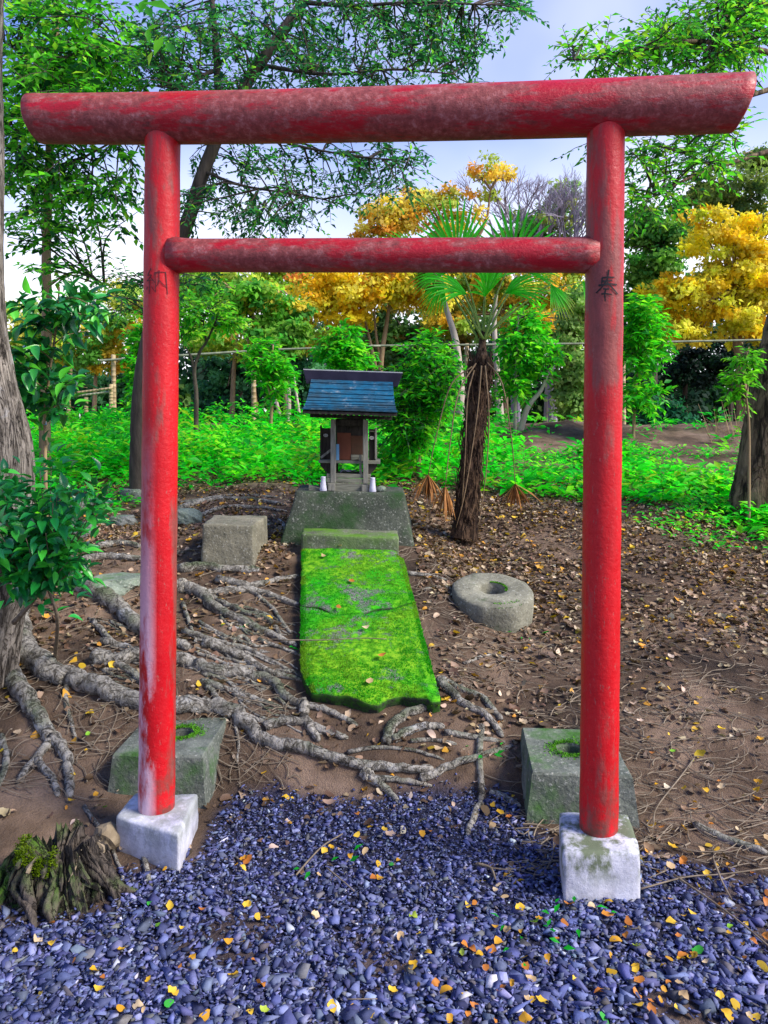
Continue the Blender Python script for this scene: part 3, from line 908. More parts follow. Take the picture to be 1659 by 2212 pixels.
# roof deck under the shingles, rear slope, eave board, rafters
vs = []; fs = []
for j, t in enumerate(np.linspace(0, 1, 9)):
    for cx_ in (316 - 34 * t * t, 1232 + 38 * t * t):
        p = roofpt(cx_, t); vs += [p - Vector((0, 0, 0.006)), p - Vector((0, 0, 0.024))]
for j in range(8):
    a = j * 4
    fs += [(a, a + 4, a + 6, a + 2), (a + 1, a + 3, a + 7, a + 5), (a, a + 1, a + 5, a + 4), (a + 2, a + 6, a + 7, a + 3)]
fs += [(0, 2, 3, 1), (32, 33, 35, 34)]
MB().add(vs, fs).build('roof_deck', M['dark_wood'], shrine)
vs = []
rt = roofpt(316, 0), roofpt(1232, 0)
for p in rt: vs += [p, p - Vector((0, 0, 0.02))]
for p in rt: vs += [p + Vector((0, 0.22, -0.15)), p + Vector((0, 0.22, -0.17))]
MB().add(vs, [(0, 2, 6, 4), (1, 5, 7, 3), (0, 4, 5, 1), (2, 3, 7, 6), (4, 6, 7, 5), (0, 1, 3, 2)]).build('rear_roof', M['shingle'], shrine)
def rb(x0, x1, y0, y1, d0, d1):
    a = S(x0, y1); b = S(x1, y0)
    return [(X, YF + d, Z - kR * (X - sc_.x)) for X in (a.x, b.x) for d in (d0, d1) for Z in (a.z, b.z)]
BF = [(0, 1, 3, 2), (4, 6, 7, 5), (0, 4, 5, 1), (2, 3, 7, 6), (0, 2, 6, 4), (1, 5, 7, 3)]
for q in range(15):
    x = 352 + q * 61
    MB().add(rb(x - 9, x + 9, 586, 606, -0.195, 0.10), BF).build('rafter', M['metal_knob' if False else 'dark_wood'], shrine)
    MB().add(rb(x - 8, x + 8, 588, 604, -0.198, -0.196), BF).build('rafter_end', M['old_wood'], shrine)
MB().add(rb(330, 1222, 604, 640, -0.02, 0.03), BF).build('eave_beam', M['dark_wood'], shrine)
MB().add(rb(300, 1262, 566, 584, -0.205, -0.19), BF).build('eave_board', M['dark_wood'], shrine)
# gable sides close the roof volume
for cx_ in (322, 1226):
    vs = []
    for e in (0, 12):
        for p in (roofpt(cx_ + (e if cx_ < 700 else -e), 0.05), roofpt(cx_ + (e if cx_ < 700 else -e), 0.62), roofpt(cx_ + (e if cx_ < 700 else -e), 0.05) + Vector((0, 0.2, -0.16))):
            vs.append(p - Vector((0, 0, 0.03)))
    MB().add(vs, [(0, 1, 2), (3, 5, 4), (0, 3, 4, 1), (1, 4, 5, 2), (2, 5, 3, 0)]).build('gable_board', M['dark_wood'], shrine)
# ridge box: wider at the top, leaning out
a0, a1 = S(258, 262), S(1292, 262); b0, b1 = S(228, 112), S(1345, 112)
def kz(p, d): return (p.x, YF + d, p.z - kR * (p.x - sc_.x))
vs = [kz(a0, 0.185), kz(a1, 0.185), kz(a1, 0.275), kz(a0, 0.275), kz(b0, 0.165), kz(b1, 0.165), kz(b1, 0.295), kz(b0, 0.295)]
rdg = MB().add(vs, [(0, 1, 5, 4), (1, 2, 6, 5), (2, 3, 7, 6), (3, 0, 4, 7), (4, 5, 6, 7), (0, 3, 2, 1)]).build('ridge', M['ridge'], shrine)
bevel(rdg, 0.003)
vs = [Vector(v) + Vector((0, 0, 0.002)) for v in vs[4:]]; vs2 = [v + Vector((0, 0, 0.007)) for v in vs]
MB().add(vs + vs2, [(0, 1, 5, 4), (1, 2, 6, 5), (2, 3, 7, 6), (3, 0, 4, 7), (4, 5, 6, 7), (0, 3, 2, 1)]).build('ridge_cap', M['metal_knob'], shrine)

def lathe(prof, c, seg=20):
    vs = []; fs = []
    for z, r_ in prof:
        for k in range(seg):
            a = 2 * math.pi * k / seg
            vs.append((c[0] + r_ * math.cos(a), c[1] + r_ * math.sin(a), c[2] + z))
    for i in range(len(prof) - 1):
        for k in range(seg):
            fs.append((i * seg + k, i * seg + (k + 1) % seg, (i + 1) * seg + (k + 1) % seg, (i + 1) * seg + k))
    fs.append(tuple(range(seg))[::-1]); fs.append(tuple((len(prof) - 1) * seg + k for k in range(seg)))
    return MB().add(vs, fs)
def plinth_z(x): return plz - 0.02 * (x + 0.15)
for cx_, cy_, lb in ((478, 1410, 'white flared porcelain vase on the plinth, beside the wooden wedge'), (1012, 1430, 'white porcelain vase on the plinth, beside the round grey stone')):
    p = S(cx_, cy_, 0.0)
    o = lathe([(0, 0.024), (0.004, 0.026), (0.03, 0.021), (0.07, 0.0165), (0.092, 0.0165), (0.098, 0.018), (0.098, 0.014), (0.06, 0.012), (0.05, 0.003)], (p.x, YF - 0.045, plinth_z(p.x))).build('vase', M['white_china'], None, True)
    tag(o, lb, 'vase', 'pair of offering vases')
def rock(name, c, size, label, cat, mat, seed, sub=3, amp=0.28, yaw=0, flat=0.0):
    bm = bmesh.new()
    bmesh.ops.create_icosphere(bm, subdivisions=sub, radius=1.0)
    for v in bm.verts:
        d = v.co.copy()
        k = 1 + amp * float(fbm(d.x * 1.3 + seed + d.z, d.y * 1.3 + d.z * 0.7 + seed, 4)) * 1.6
        v.co = d * k
        if flat: v.co.z = min(v.co.z, flat)
        v.co = Vector((v.co.x * size[0], v.co.y * size[1], v.co.z * size[2]))
    me = bpy.data.meshes.new(name)
    bmesh.ops.rotate(bm, verts=bm.verts, cent=(0, 0, 0), matrix=Matrix.Rotation(yaw, 3, 'Z'))
    bmesh.ops.translate(bm, verts=bm.verts, vec=c)
    bm.to_mesh(me); bm.free()
    o = mesh_obj(name, me, mat)
    return tag(o, label, cat)
M['rock'] = mat_concrete('grey_rock', (0.07, 0.075, 0.07), (0.22, 0.23, 0.21), moss_lo=0.56, dark=0.5)
M['rock_green'] = mat_concrete('green_grey_rock', (0.10, 0.13, 0.10), (0.27, 0.31, 0.25), moss=(0.06, 0.16, 0.03), moss_lo=0.5, dark=0.4)
p = S(1105, 1420, 0)
rock('rounded_stone', (p.x, YF - 0.03, plinth_z(p.x) + 0.02), (0.034, 0.03, 0.024), 'fist-sized rounded grey stone on the shrine plinth', 'stone', M['rock_green'], 3.1, 3, 0.08)
w0 = S(380, 1400, 0)
vs = [(w0.x - 0.04, YF - 0.03, plinth_z(w0.x) + 0.001), (w0.x + 0.04, YF - 0.03, plinth_z(w0.x)), (w0.x + 0.04, YF + 0.03, plinth_z(w0.x)), (w0.x - 0.04, YF + 0.03, plinth_z(w0.x) + 0.001),
      (w0.x - 0.04, YF - 0.03, plinth_z(w0.x) + 0.036), (w0.x + 0.038, YF - 0.03, plinth_z(w0.x) + 0.012), (w0.x + 0.038, YF + 0.03, plinth_z(w0.x) + 0.012), (w0.x - 0.04, YF + 0.03, plinth_z(w0.x) + 0.036)]
tag(bevel(MB().add(vs, [(0, 1, 5, 4), (1, 2, 6, 5), (2, 3, 7, 6), (3, 0, 4, 7), (4, 5, 6, 7), (0, 3, 2, 1)]).build('wood_wedge', M['old_wood_h']), 0.003), 'low weathered wooden wedge on the plinth beside the flared vase', 'wood wedge')
p = S(625, 1010, 0.05)
tag(bevel(MB().box((p.x, p.y, p.z), (0.010, 0.004, 0.056)).build('paper_charm', M['blue_paper']), 0.001), 'light blue paper charm propped beside the brown shrine door', 'paper charm')
vs = []; fs = []
p = S(735, 1248, 0.12)
for i in range(7):
    for j in range(3):
        vs.append((p.x - 0.055 + i * 0.018, p.y + j * 0.02, p.z + 0.003 + 0.02 * abs(math.sin(i * 2.2 + j)) + 0.012 * (i == 1)))
for i in range(6):
    for j in range(2):
        a = i * 3 + j; fs.append((a, a + 3, a + 4, a + 1))
o = MB().add(vs, fs).build('crumpled_paper', M['grey_paper'])
o.modifiers.new('thickness', 'SOLIDIFY').thickness = 0.002
tag(o, 'crumpled lilac grey paper on the shrine sill', 'paper')
#SECTION2
# ------------------------------------------------------------------ leaf tools
LEAF5 = (np.array([[0, 0, 0], [-.5, .42, .10], [0, 1, -.06], [.5, .42, .10], [0, .45, 0]]), np.array([[0, 4, 1], [4, 2, 1], [0, 3, 4], [4, 3, 2]]))
LEAF4 = (np.array([[0, 0, 0], [-.5, .45, .08], [0, 1, 0], [.5, .45, .08]]), np.array([[0, 3, 2], [0, 2, 1]]))
def leaf_outline(n_, belly, curl, fold):
    vs = []; fs = []
    for i in range(n_ + 1):
        t = i / n_
        w = math.sin(math.pi * t ** belly) * 0.5 if 0 < t < 1 else 0.0
        z = -curl * t * t
        vs += [[-w, t, z + fold * w], [0, t, z], [w, t, z + fold * w]]
    for i in range(n_):
        a = i * 3
        fs += [[a, a + 1, a + 4, a + 3], [a + 1, a + 2, a + 5, a + 4]]
    return np.array(vs), np.array(fs)
LEAFN = leaf_outline(5, 0.8, 0.15, 0.25)

def unit(a): return a / (np.linalg.norm(a, axis=1, keepdims=True) + 1e-9)
def leaf_rot(d, nrm):
    y = unit(d); x = unit(np.cross(y, nrm)); z = np.cross(x, y)
    return np.stack([x, y, z], 2)
def leaves(name, pos, d, nrm, length, width, cols, mat, parent=None, tmpl=LEAF5, kind=None):
    pos = np.asarray(pos, float); N_ = len(pos)
    sc = np.stack([width, length, length], 1)
    me = scatter_mesh(name, [tmpl], pos, leaf_rot(np.asarray(d, float), np.asarray(nrm, float)), sc, cols)
    return mesh_obj(name, me, mat, parent, kind)

GREEN = [(0.09, 0.44, 0.03), (0.16, 0.58, 0.035), (0.05, 0.30, 0.04), (0.34, 0.66, 0.05)]
DEEP = [(0.012, 0.075, 0.03), (0.02, 0.11, 0.03), (0.008, 0.045, 0.022), (0.03, 0.15, 0.03)]
BRIGHT = [(0.05, 0.50, 0.02), (0.10, 0.62, 0.02), (0.03, 0.32, 0.03), (0.24, 0.66, 0.03)]
GOLD = [(0.93, 0.64, 0.025), (0.95, 0.76, 0.09), (0.90, 0.52, 0.02), (0.62, 0.58, 0.05)]

def ellipse_targets(ells, n_, Y, dY):
    w = np.array([e[2] * e[3] * (e[4] if len(e) > 4 else 1) for e in ells], float); w /= w.sum()
    out = []
    for k in RNG.choice(len(ells), n_, p=w):
        e = ells[k]
        a = random.uniform(0, 2 * math.pi); r_ = math.sqrt(random.random())
        out.append(P(e[0] + e[2] * r_ * math.cos(a), e[1] + e[3] * r_ * math.sin(a), Y + random.uniform(-dY, dY)))
    return out

def targeted_tree(root, limbs, targets, palette, leaf_len, bark, twigs=5, per=9, twig_len=0.35, ratio=0.42, probs=None, leafmat='leaf', sub_r=0.011, dark=None):
    trunk = MB(); samples = []
    p0 = limbs[0][0][0]
    gz = float(ground_z(p0.x, p0.y))
    if p0.z > gz - .03:      # root it in the soil
        limbs = [([Vector((p0.x, p0.y, gz - .06))] + list(limbs[0][0]), limbs[0][1], limbs[0][2])] + list(limbs[1:])
    for pts, r0, r1 in limbs:
        path = smooth_path(pts, 6)
        rad_ = lerp_list([r0, r1], len(path))
        if r0 > .15: rad_ = [q * (1 + .35 * math.exp(-i / 4)) for i, q in enumerate(rad_)]
        trunk.tube(path, rad_, 26 if r0 > .15 else 12 if r0 > 0.05 else 7, wob=0.05)
        samples += path[len(path) // 4:]
    S_ = np.array([p[:] for p in samples])
    branches = MB()
    lp, ld, ln = [], [], []
    for T in targets:
        d2 = np.linalg.norm(S_ - np.array(T[:]), axis=1) + RNG.uniform(0, 0.25, len(S_))
        a = Vector(S_[int(np.argmin(d2))])
        L = (T - a).length
        mid = a.lerp(T, 0.5) + Vector((random.gauss(0, .08), random.gauss(0, .08), random.uniform(0, .12))) * min(1, L)
        path = smooth_path([a, mid, T], 4)
        if L > 0.05:
            branches.tube(path, lerp_list([min(sub_r, 0.006 + 0.006 * L), 0.003], len(path)), 4, cap=False)
        base = (T - a).normalized() if L > 0.01 else Vector((0, 0, 1))
        for q in range(twigs):
            dv = (base * 0.55 + Vector((random.gauss(0, .75), random.gauss(0, .75), random.gauss(-0.15, .55)))).normalized()
            st = path[random.randrange(len(path) // 2, len(path))]
            Lt = twig_len * random.uniform(0.5, 1.2)
            e = st + dv * Lt + Vector((0, 0, -0.12 * Lt))
            branches.tube([st, st.lerp(e, .5) + Vector((0, 0, .05 * Lt)), e], [0.0035, 0.0025, 0.0012], 3, cap=False)
            side = dv.cross(Vector((0, 0, 1)))
            side = side.normalized() if side.length > 0.1 else Vector((1, 0, 0))
            for k in range(per):
                t = (k + 0.6) / per
                s = 1 if k % 2 else -1
                lp.append(st.lerp(e, t)[:])
                ld.append((dv * 0.6 + side * s * 0.8 + Vector((random.gauss(0, .25), random.gauss(0, .25), random.gauss(-.18, .25))))[:])
                ln.append((random.gauss(0, .45), random.gauss(0, .45), 1.0))
    trunk.build('trunk', bark, root, True)
    branches.build('branches', M['branch'], root, kind='stuff')
    N_ = len(lp)
    ll = leaf_len * RNG.uniform(0.65, 1.25, N_)
    leaves('crown', lp, ld, ln, ll, ll * ratio * RNG.uniform(.8, 1.2, N_), pal(N_, palette, probs, 0.3), M[leafmat], root)
    return N_

# ------------------------------------------------------------------ big tree with surface roots
M['root_bark'] = mat_bark('root_bark', (0.15, 0.138, 0.115), (0.36, 0.335, 0.29), (0.52, 0.54, 0.55), 0.59, 22, (1, 1, 1), moss=(0.10, 0.12, 0.07))
M['big_bark'] = mat_bark('big_trunk_bark', (0.07, 0.058, 0.046), (0.32, 0.28, 0.235), (0.50, 0.51, 0.52), 0.60, 30, (1, 1, 0.13))
bt = on_ground(20, 1430)
tree = thing('root_spreading_tree', 'thick lichen-spotted trunk whose grey roots spread over the soil', 'tree', bt)
def bigpt(u, v, Y=3.55): return P(u, v, Y)
tp = [(-90, 1480), (-72, 1380), (-44, 1250), (-38, 1100), (-42, 960), (-75, 800), (-97, 630), (-98, 300), (-96, 0), (-80, -400)]
tr = [0.225, 0.222, 0.225, 0.22, 0.215, 0.21, 0.205, 0.20, 0.195, 0.18]
path = smooth_path([bigpt(*q) for q in tp], 22)
rad = lerp_list(tr, len(path))
m = MB(); seg = 110
for i, p in enumerate(path):
    fl = max(0, 1 - i / 40)
    for k in range(seg):
        a = 2 * math.pi * k / seg
        rr = rad[i] * (1 + 0.05 * float(fbm(a * 3 + 2, p.z * 2.2, 3)) + fl * 0.10 * math.sin(a * 5 + 0.6) + 0.035 * abs(float(fbm(a * 11 + 5, p.z * 4.5, 3))) + 0.004 * random.uniform(-1, 1))
        m.v.append((p.x + rr * math.cos(a), p.y + rr * math.sin(a), p.z)); m.c.append((1, 1, 1))
for i in range(len(path) - 1):
    for k in range(seg):
        a = i * seg + k; b = i * seg + (k + 1) % seg
        m.f.append((a, b, b + seg, a + seg))
m.build('trunk', M['big_bark'], tree, True)

ROOTS = [
 ([(20, 1320), (36, 1365), (60, 1420), (120, 1459), (164, 1470), (219, 1495), (303, 1517), (383, 1528), (456, 1526), (503, 1541), (540, 1570), (570, 1598), (620, 1610), (663, 1618), (713, 1635), (770, 1652), (836, 1658), (890, 1662), (936, 1660)], 26, 8),
 ([(906, 1682), (936, 1672), (986, 1645), (1030, 1635), (1106, 1608)], 8, 5),
 ([(790, 1668), (803, 1682), (836, 1705), (863, 1735)], 11, 5), ([(780, 1668), (806, 1680), (870, 1682), (936, 1695)], 7, 4),
 ([(1040, 1568), (1036, 1622), (1038, 1672), (1041, 1722), (1026, 1755), (1010, 1802)], 6, 6),
 ([(-10, 1380), (7, 1433), (29, 1470), (58, 1510), (80, 1543), (106, 1586), (120, 1600), (143, 1638), (150, 1682), (150, 1722)], 22, 9),
 ([(112, 1598), (100, 1612), (67, 1645), (37, 1688)], 9, 6), ([(80, 1640), (90, 1655), (113, 1678), (127, 1718)], 7, 6),
 ([(130, 1220), (175, 1258), (219, 1287), (262, 1320), (303, 1357), (345, 1383), (383, 1389), (414, 1398)], 22, 9),
 ([(330, 1262), (383, 1269), (401, 1269), (437, 1284), (467, 1313), (510, 1335), (558, 1357), (602, 1375), (642, 1394)], 14, 5),
 ([(437, 1282), (456, 1280), (510, 1273), (562, 1277), (606, 1291), (650, 1306)], 9, 5), ([(555, 1280), (562, 1288), (591, 1313), (613, 1346), (631, 1364)], 5, 4),
 ([(450, 1282), (492, 1302), (529, 1320), (566, 1328), (591, 1346), (606, 1368)], 6, 4),
 ([(204, 1422), (259, 1426), (303, 1419), (383, 1426), (419, 1433), (456, 1448), (510, 1452), (560, 1463), (595, 1477), (613, 1500), (646, 1517), (690, 1528), (730, 1543), (773, 1565)], 15, 5),
 ([(650, 1515), (657, 1530), (657, 1550), (679, 1568), (720, 1582), (752, 1592)], 10, 5),
 ([(250, 1430), (284, 1451), (303, 1466), (345, 1490), (400, 1515)], 8, 5),
 ([(440, 1390), (492, 1408), (540, 1426), (583, 1451), (610, 1457), (664, 1468)], 10, 4),
 ([(436, 1470), (492, 1488), (547, 1506), (610, 1527)], 7, 4), ([(448, 1478), (474, 1510), (525, 1539), (583, 1561)], 6, 4),
 ([(573, 1567), (620, 1558), (664, 1558), (700, 1576), (752, 1592)], 9, 5), ([(657, 1550), (675, 1580), (690, 1600)], 8, 6),
 ([(956, 1466), (992, 1485), (1040, 1503), (1065, 1532), (1084, 1558)], 6, 6), ([(950, 1470), (1000, 1517), (1047, 1543), (1087, 1590)], 9, 6),
 ([(832, 1602), (846, 1565), (883, 1539), (923, 1528)], 9, 8), ([(850, 1602), (883, 1576), (930, 1565), (960, 1568)], 8, 6),
 ([(886, 1598), (936, 1595), (986, 1605)], 5, 4), ([(750, 1625), (820, 1612), (900, 1620), (960, 1640)], 5, 3),
 ([(960, 1580), (1020, 1588), (1090, 1600)], 6, 4), ([(395, 1360), (470, 1385), (530, 1398), (600, 1432), (665, 1462)], 6, 3),
 ([(380, 1100), (450, 1078), (540, 1074), (615, 1086)], 6, 3), ([(400, 1125), (480, 1092), (560, 1092), (620, 1100)], 5, 3), ([(390, 1082), (500, 1066), (600, 1070)], 4, 3),
 ([(590, 1110), (612, 1130), (620, 1160)], 5, 3), ([(390, 1228), (440, 1222), (500, 1230), (560, 1228)], 10, 7), ([(470, 1250), (540, 1262), (600, 1250), (650, 1240)], 8, 4),
 ([(210, 1180), (260, 1170), (310, 1178)], 7, 5), ([(170, 1210), (240, 1200), (310, 1205), (400, 1190)], 8, 4),
 ([(880, 1235), (930, 1240), (975, 1252)], 5, 3), ([(1000, 1430), (1060, 1410), (1120, 1425)], 4, 2), ([(915, 1270), (960, 1262), (990, 1275)], 4, 2),
 ([(220, 1385), (270, 1395), (305, 1410)], 8, 5), ([(200, 1340), (240, 1380), (262, 1392)], 6, 3), ([(395, 1300), (408, 1340), (420, 1372), (425, 1395)], 5, 3),
 ([(1500, 1782), (1560, 1808), (1659, 1842)], 7, 8), ([(1060, 1708), (1090, 1720), (1125, 1740)], 6, 5), ([(0, 1590), (15, 1640), (-5, 1700)], 7, 5), ([(150, 1465), (140, 1500), (155, 1560), (165, 1600)], 6, 3),
 ([(505, 1548), (515, 1600), (512, 1650)], 4, 3), ([(560, 1380), (620, 1400), (655, 1412)], 5, 3), ([(480, 1432), (560, 1440), (640, 1448)], 5, 3), ([(430, 1340), (490, 1372), (560, 1392)], 5, 3),
 ([(255, 1765), (285, 1800), (310, 1850), (325, 1925)], 6, 5), ([(180, 1740), (225, 1800), (250, 1850), (265, 1900), (248, 1990)], 5, 3),
]
for q in range(46):     # finer roots fanning out from the trunk side
    u0 = random.uniform(380, 600); v0 = np.interp(u0, [380, 600], [1260, 1330]) + random.uniform(0, 210)
    L = random.uniform(60, 200); sl_ = random.uniform(.12, .5)
    pts = [(u0, v0)]
    for k in range(1, 5):
        pts.append((u0 + L * k / 4, v0 + L * k / 4 * sl_ + random.gauss(0, 5)))
    if pts[-1][0] < 655 or pts[0][1] > 1500: ROOTS.append((pts, random.uniform(2.5, 5.5), 1.8))
for q in range(14):
    u0, v0 = random.uniform(180, 300), random.uniform(1330, 1500)
    ROOTS.append(([(u0, v0), (u0 + 40, v0 + random.uniform(0, 20)), (u0 + 90, v0 + random.uniform(5, 40))], random.uniform(2.5, 5), 1.8))
ROOTPTS = []
for pts, w0, w1 in ROOTS:
    if 5.6 < w0 < 20: w0, w1 = w0 * 1.25, w1 * 1.2
    wp = []
    for i, (u, v) in enumerate(pts):
        g = on_ground(u, v + 6)
        w = w0 + (w1 - w0) * i / (len(pts) - 1)
        wp.append(g + Vector((0, 0, px(w, g.y) * 0.45)))
    path = smooth_path(wp, 5)
    rr = [px(w, p.y) * (1 + (.55 if w0 > 20 else 0) * math.exp(-i / 7)) for i, (w, p) in enumerate(zip(lerp_list([w0, w1], len(path)), path))]
    rr[-1] *= 0.5
    path = [p + Vector((random.gauss(0, r_ * .14), random.gauss(0, r_ * .14), random.gauss(0, r_ * .14))) for p, r_ in zip(path, rr)]
    MB().tube(path, rr, 12, wob=0.05).build('root', M['root_bark'], tree, True)
    ROOTPTS.append((path, rr))
# a few limbs reaching in over the frame's corner
tl_, td_ = [], []
lm = MB()
for (pts, r0) in (([P(-97, 60, 3.55), P(60, -120, 3.4), P(260, -60, 3.1), P(340, 10, 2.95)], 0.035), ([P(-96, -100, 3.55), P(120, -300, 3.0), P(500, -280, 2.8)], 0.05)):
    path = smooth_path(pts, 6); lm.tube(path, lerp_list([r0, 0.005], len(path)), 8)
lm.build('limb', M['branch'], tree, True)
pos, dd, nn, ll = [], [], [], []
for (u, v, L, a) in ((372, 22, 66, 165), (352, 80, 52, 250), (345, 55, 34, 200), (330, 40, 40, 120), (318, 62, 36, 280), (362, 92, 40, 300), (300, 30, 44, 60), (390, 60, 30, 330), (280, 70, 40, 200), (330, 110, 34, 250)):
    pos.append(P(u, v, 2.95 + random.uniform(-.1, .1))[:]); a = math.radians(a)
    dd.append((math.cos(a), random.uniform(-.3, .3), math.sin(a))); nn.append((random.uniform(-.3, .3), -0.8, .5)); ll.append(px(L, 2.95))
for q in range(1500):
    p = P(random.uniform(-260, 480), random.uniform(-560, -90), 3.3 + random.uniform(-.6, .7))
    pos.append(p[:]); dd.append((random.gauss(0, 1), random.gauss(0, 1), random.gauss(-.3, .5))); nn.append((random.gauss(0, .4), random.gauss(0, .4), 1)); ll.append(random.uniform(.05, .09))
ll = np.array(ll)
leaves('crown', pos, dd, nn, ll, ll * 0.45, pal(len(ll), GREEN), M['leaf'], tree, LEAF5)

# ------------------------------------------------------------------ rotten stump
M['stump'] = mat_bark('rotten_wood', (0.020, 0.017, 0.015), (0.105, 0.085, 0.068), (0.24, 0.20, 0.15), 0.62, 24, (1, 1, 0.16), moss=(0.06, 0.13, 0.01))
M['cut_wood'] = mat_plain('pale_rotten_wood', (0.12, 0.09, 0.055), (0.30, 0.24, 0.16), 14, 0.9, 0.6)
sc0 = on_ground(95, 1960)
stump = thing('tree_stump', 'rotten splintered tree stump with moss along its top edge', 'stump', sc0)
cs = Vector((sc0.x, sc0.y + 0.10, sc0.z - 0.03))
seg = 150; m = MB(); H = 0.165
kj = [random.uniform(-1, 1) for k in range(seg)]
for i in range(19):
    t = i / 18
    for k in range(seg):
        a = 2 * math.pi * k / seg
        rag = 0.07 * float(vnoise(k * 0.16 + 3, 1.0)) + 0.045 * float(vnoise(k * .5, 7.0)) + .016 * kj[k]
        rr = (0.20 - 0.10 * t ** 0.6) * (1 + 0.22 * float(vnoise(k * .17, t * .8 + 3)) + .16 * float(vnoise(k * .45 + t * 2, t * 2.2)) + .07 * kj[k] + .05 * random.uniform(-1, 1))
        z = t * (H + rag)
        m.v.append((cs.x + rr * math.cos(a) * 1.08, cs.y + rr * math.sin(a) * .85, cs.z + z)); m.c.append((1, 1, 1))
for i in range(18):
    for k in range(seg):
        a = i * seg + k; b = i * seg + (k + 1) % seg
        m.f.append((a, b, b + seg, a + seg))
b0 = len(m.v); m.v.append((cs.x, cs.y, cs.z + H * .55)); m.c.append((1, 1, 1))
for k in range(seg): m.f.append((18 * seg + k, 18 * seg + (k + 1) % seg, b0))
core = list(m.v)
m.build('bark', M['stump'], stump)
for q in range(36):
    a = random.uniform(math.pi * 0.9, math.pi * 2.15)
    h0 = random.uniform(-.01, .15); t = h0 / H
    r0 = (0.205 - 0.09 * max(t, 0) ** .6) + random.uniform(-.012, .02)
    h1 = min(h0 + random.uniform(.02, .13), H + .01); r1 = (0.20 - 0.095 * min(h1 / H, 1) ** .6) - .004
    a1 = a + random.gauss(0, .30)
    p0 = cs + Vector((math.cos(a) * r0 * 1.1, math.sin(a) * r0 * .88, h0))
    p1 = cs + Vector((math.cos(a1) * r1 * 1.08, math.sin(a1) * r1 * .86, h1))
    pm = p0.lerp(p1, .5) + Vector((math.cos(a) * random.uniform(-.005, .02), math.sin(a) * random.uniform(-.005, .02), 0))
    th = random.uniform(.004, .011)
    MB().tube(smooth_path([p0, pm, p1], 3), lerp_list([th * .4, th, th * .8, th * .2], 7), 5, wob=.35).build('splinter', M['stump'] if q % 7 else M['cut_wood'], stump)
vs = []; fs = []; cc = []
rim = [Vector(core[i * seg + k]) for i in (14, 15, 16, 17, 18) for k in range(seg) if .45 < k / seg < .80]
for q in range(3600):
    p = random.choice(rim) + Vector((random.gauss(0, .004), random.gauss(-.003, .004), random.gauss(0, .004)))
    e = Vector((random.gauss(0, 1), random.gauss(0, 1), 0)).normalized() * .003
    b = len(vs); vs += [p - e, p + e, p + Vector((random.gauss(0, .004), random.gauss(-.003, .004), random.uniform(.002, .007)))]; fs.append((b, b + 1, b + 2))
g_ = RNG.uniform(.5, 1.2, (len(vs) // 3, 1)) * np.array([[0.20, 0.30, 0.008]])
mesh_obj('moss', raw_mesh('moss', [v[:] for v in vs], np.array(fs), np.repeat(g_, 3, 0)), M['leaf'], stump, 'stuff')
for q in range(11):
    a = math.pi * (0.95 + 1.15 * (q + random.random() * 1.6) / 11)
    pts = []
    for t, rr, hh in ((0, .09, .14), (.35, .14, .085), (.7, .19, .03), (1, .235, -.02)):
        aa = a + random.gauss(0, .24)
        rr *= random.uniform(.85, 1.1)
        pts.append(cs + Vector((math.cos(aa) * rr * 1.08, math.sin(aa) * rr * .85, hh * random.uniform(.75, 1.1) + .03)))
    pth = smooth_path(pts, 6)
    MB().tube(pth, lerp_list([random.uniform(.006, .016), random.uniform(.006, .022), random.uniform(.006, .016), .004], len(pth)), 9, wob=.22).build('buttress_root', M['stump'], stump, True)
g = on_ground(228, 1840)
rock('wood_chunk', g + Vector((0, 0.02, 0.03)), (0.045, 0.06, 0.05), 'brown weathered wood chunk between the stump and the chalky footing', 'wood chunk', M['cut_wood'], 9.2, 3, 0.3)

# ------------------------------------------------------------------ millstone, square block, rocks
M['mill'] = mat_concrete('millstone', (0.13, 0.125, 0.09), (0.29, 0.28, 0.21), moss=(0.06, 0.11, 0.03), moss_lo=0.60, top_moss=0.2, dark=0.55, scale=7)
gc_ = on_ground(1062, 1322) + Vector((0, 0, .028))
mill = thing('millstone', 'round grey millstone with a central hole lying on the leaf litter', 'millstone', gc_)
Rm = Matrix.Rotation(math.radians(13), 3, 'X') @ Matrix.Rotation(math.radians(1), 3, 'Y')
vs = []; fs = []; seg = 64
prof = [(0.002, -0.03), (0.070, -0.03), (0.072, 0.108), (0.078, 0.118), (0.12, 0.122), (0.19, 0.121), (0.222, 0.116), (0.233, 0.104), (0.236, 0.05), (0.235, -0.06)]
for r_, z in prof:
    for k in range(seg):
        a = 2 * math.pi * k / seg
        oc = 1 / max(math.cos((a + math.pi / 8) % (math.pi / 4) - math.pi / 8), 0.9) if r_ > 0.15 else 1
        q = Vector((r_ * math.cos(a) * (0.6 + 0.4 * oc), r_ * math.sin(a) * (0.6 + 0.4 * oc), z))
        nn = float(fbm(q.x * 14 + 40, q.y * 14 + q.z * 9, 3)) * 0.006
        vs.append(gc_ + Rm @ (q + Vector((nn, nn, nn * (r_ > .06)))))
for i in range(len(prof) - 1):
    for k in range(seg):
        fs.append((i * seg + k, (i + 1) * seg + k, (i + 1) * seg + (k + 1) % seg, i * seg + (k + 1) % seg))
MB().add(vs, fs).build('wheel', M['mill'], mill, True)
vs = []; fs = []
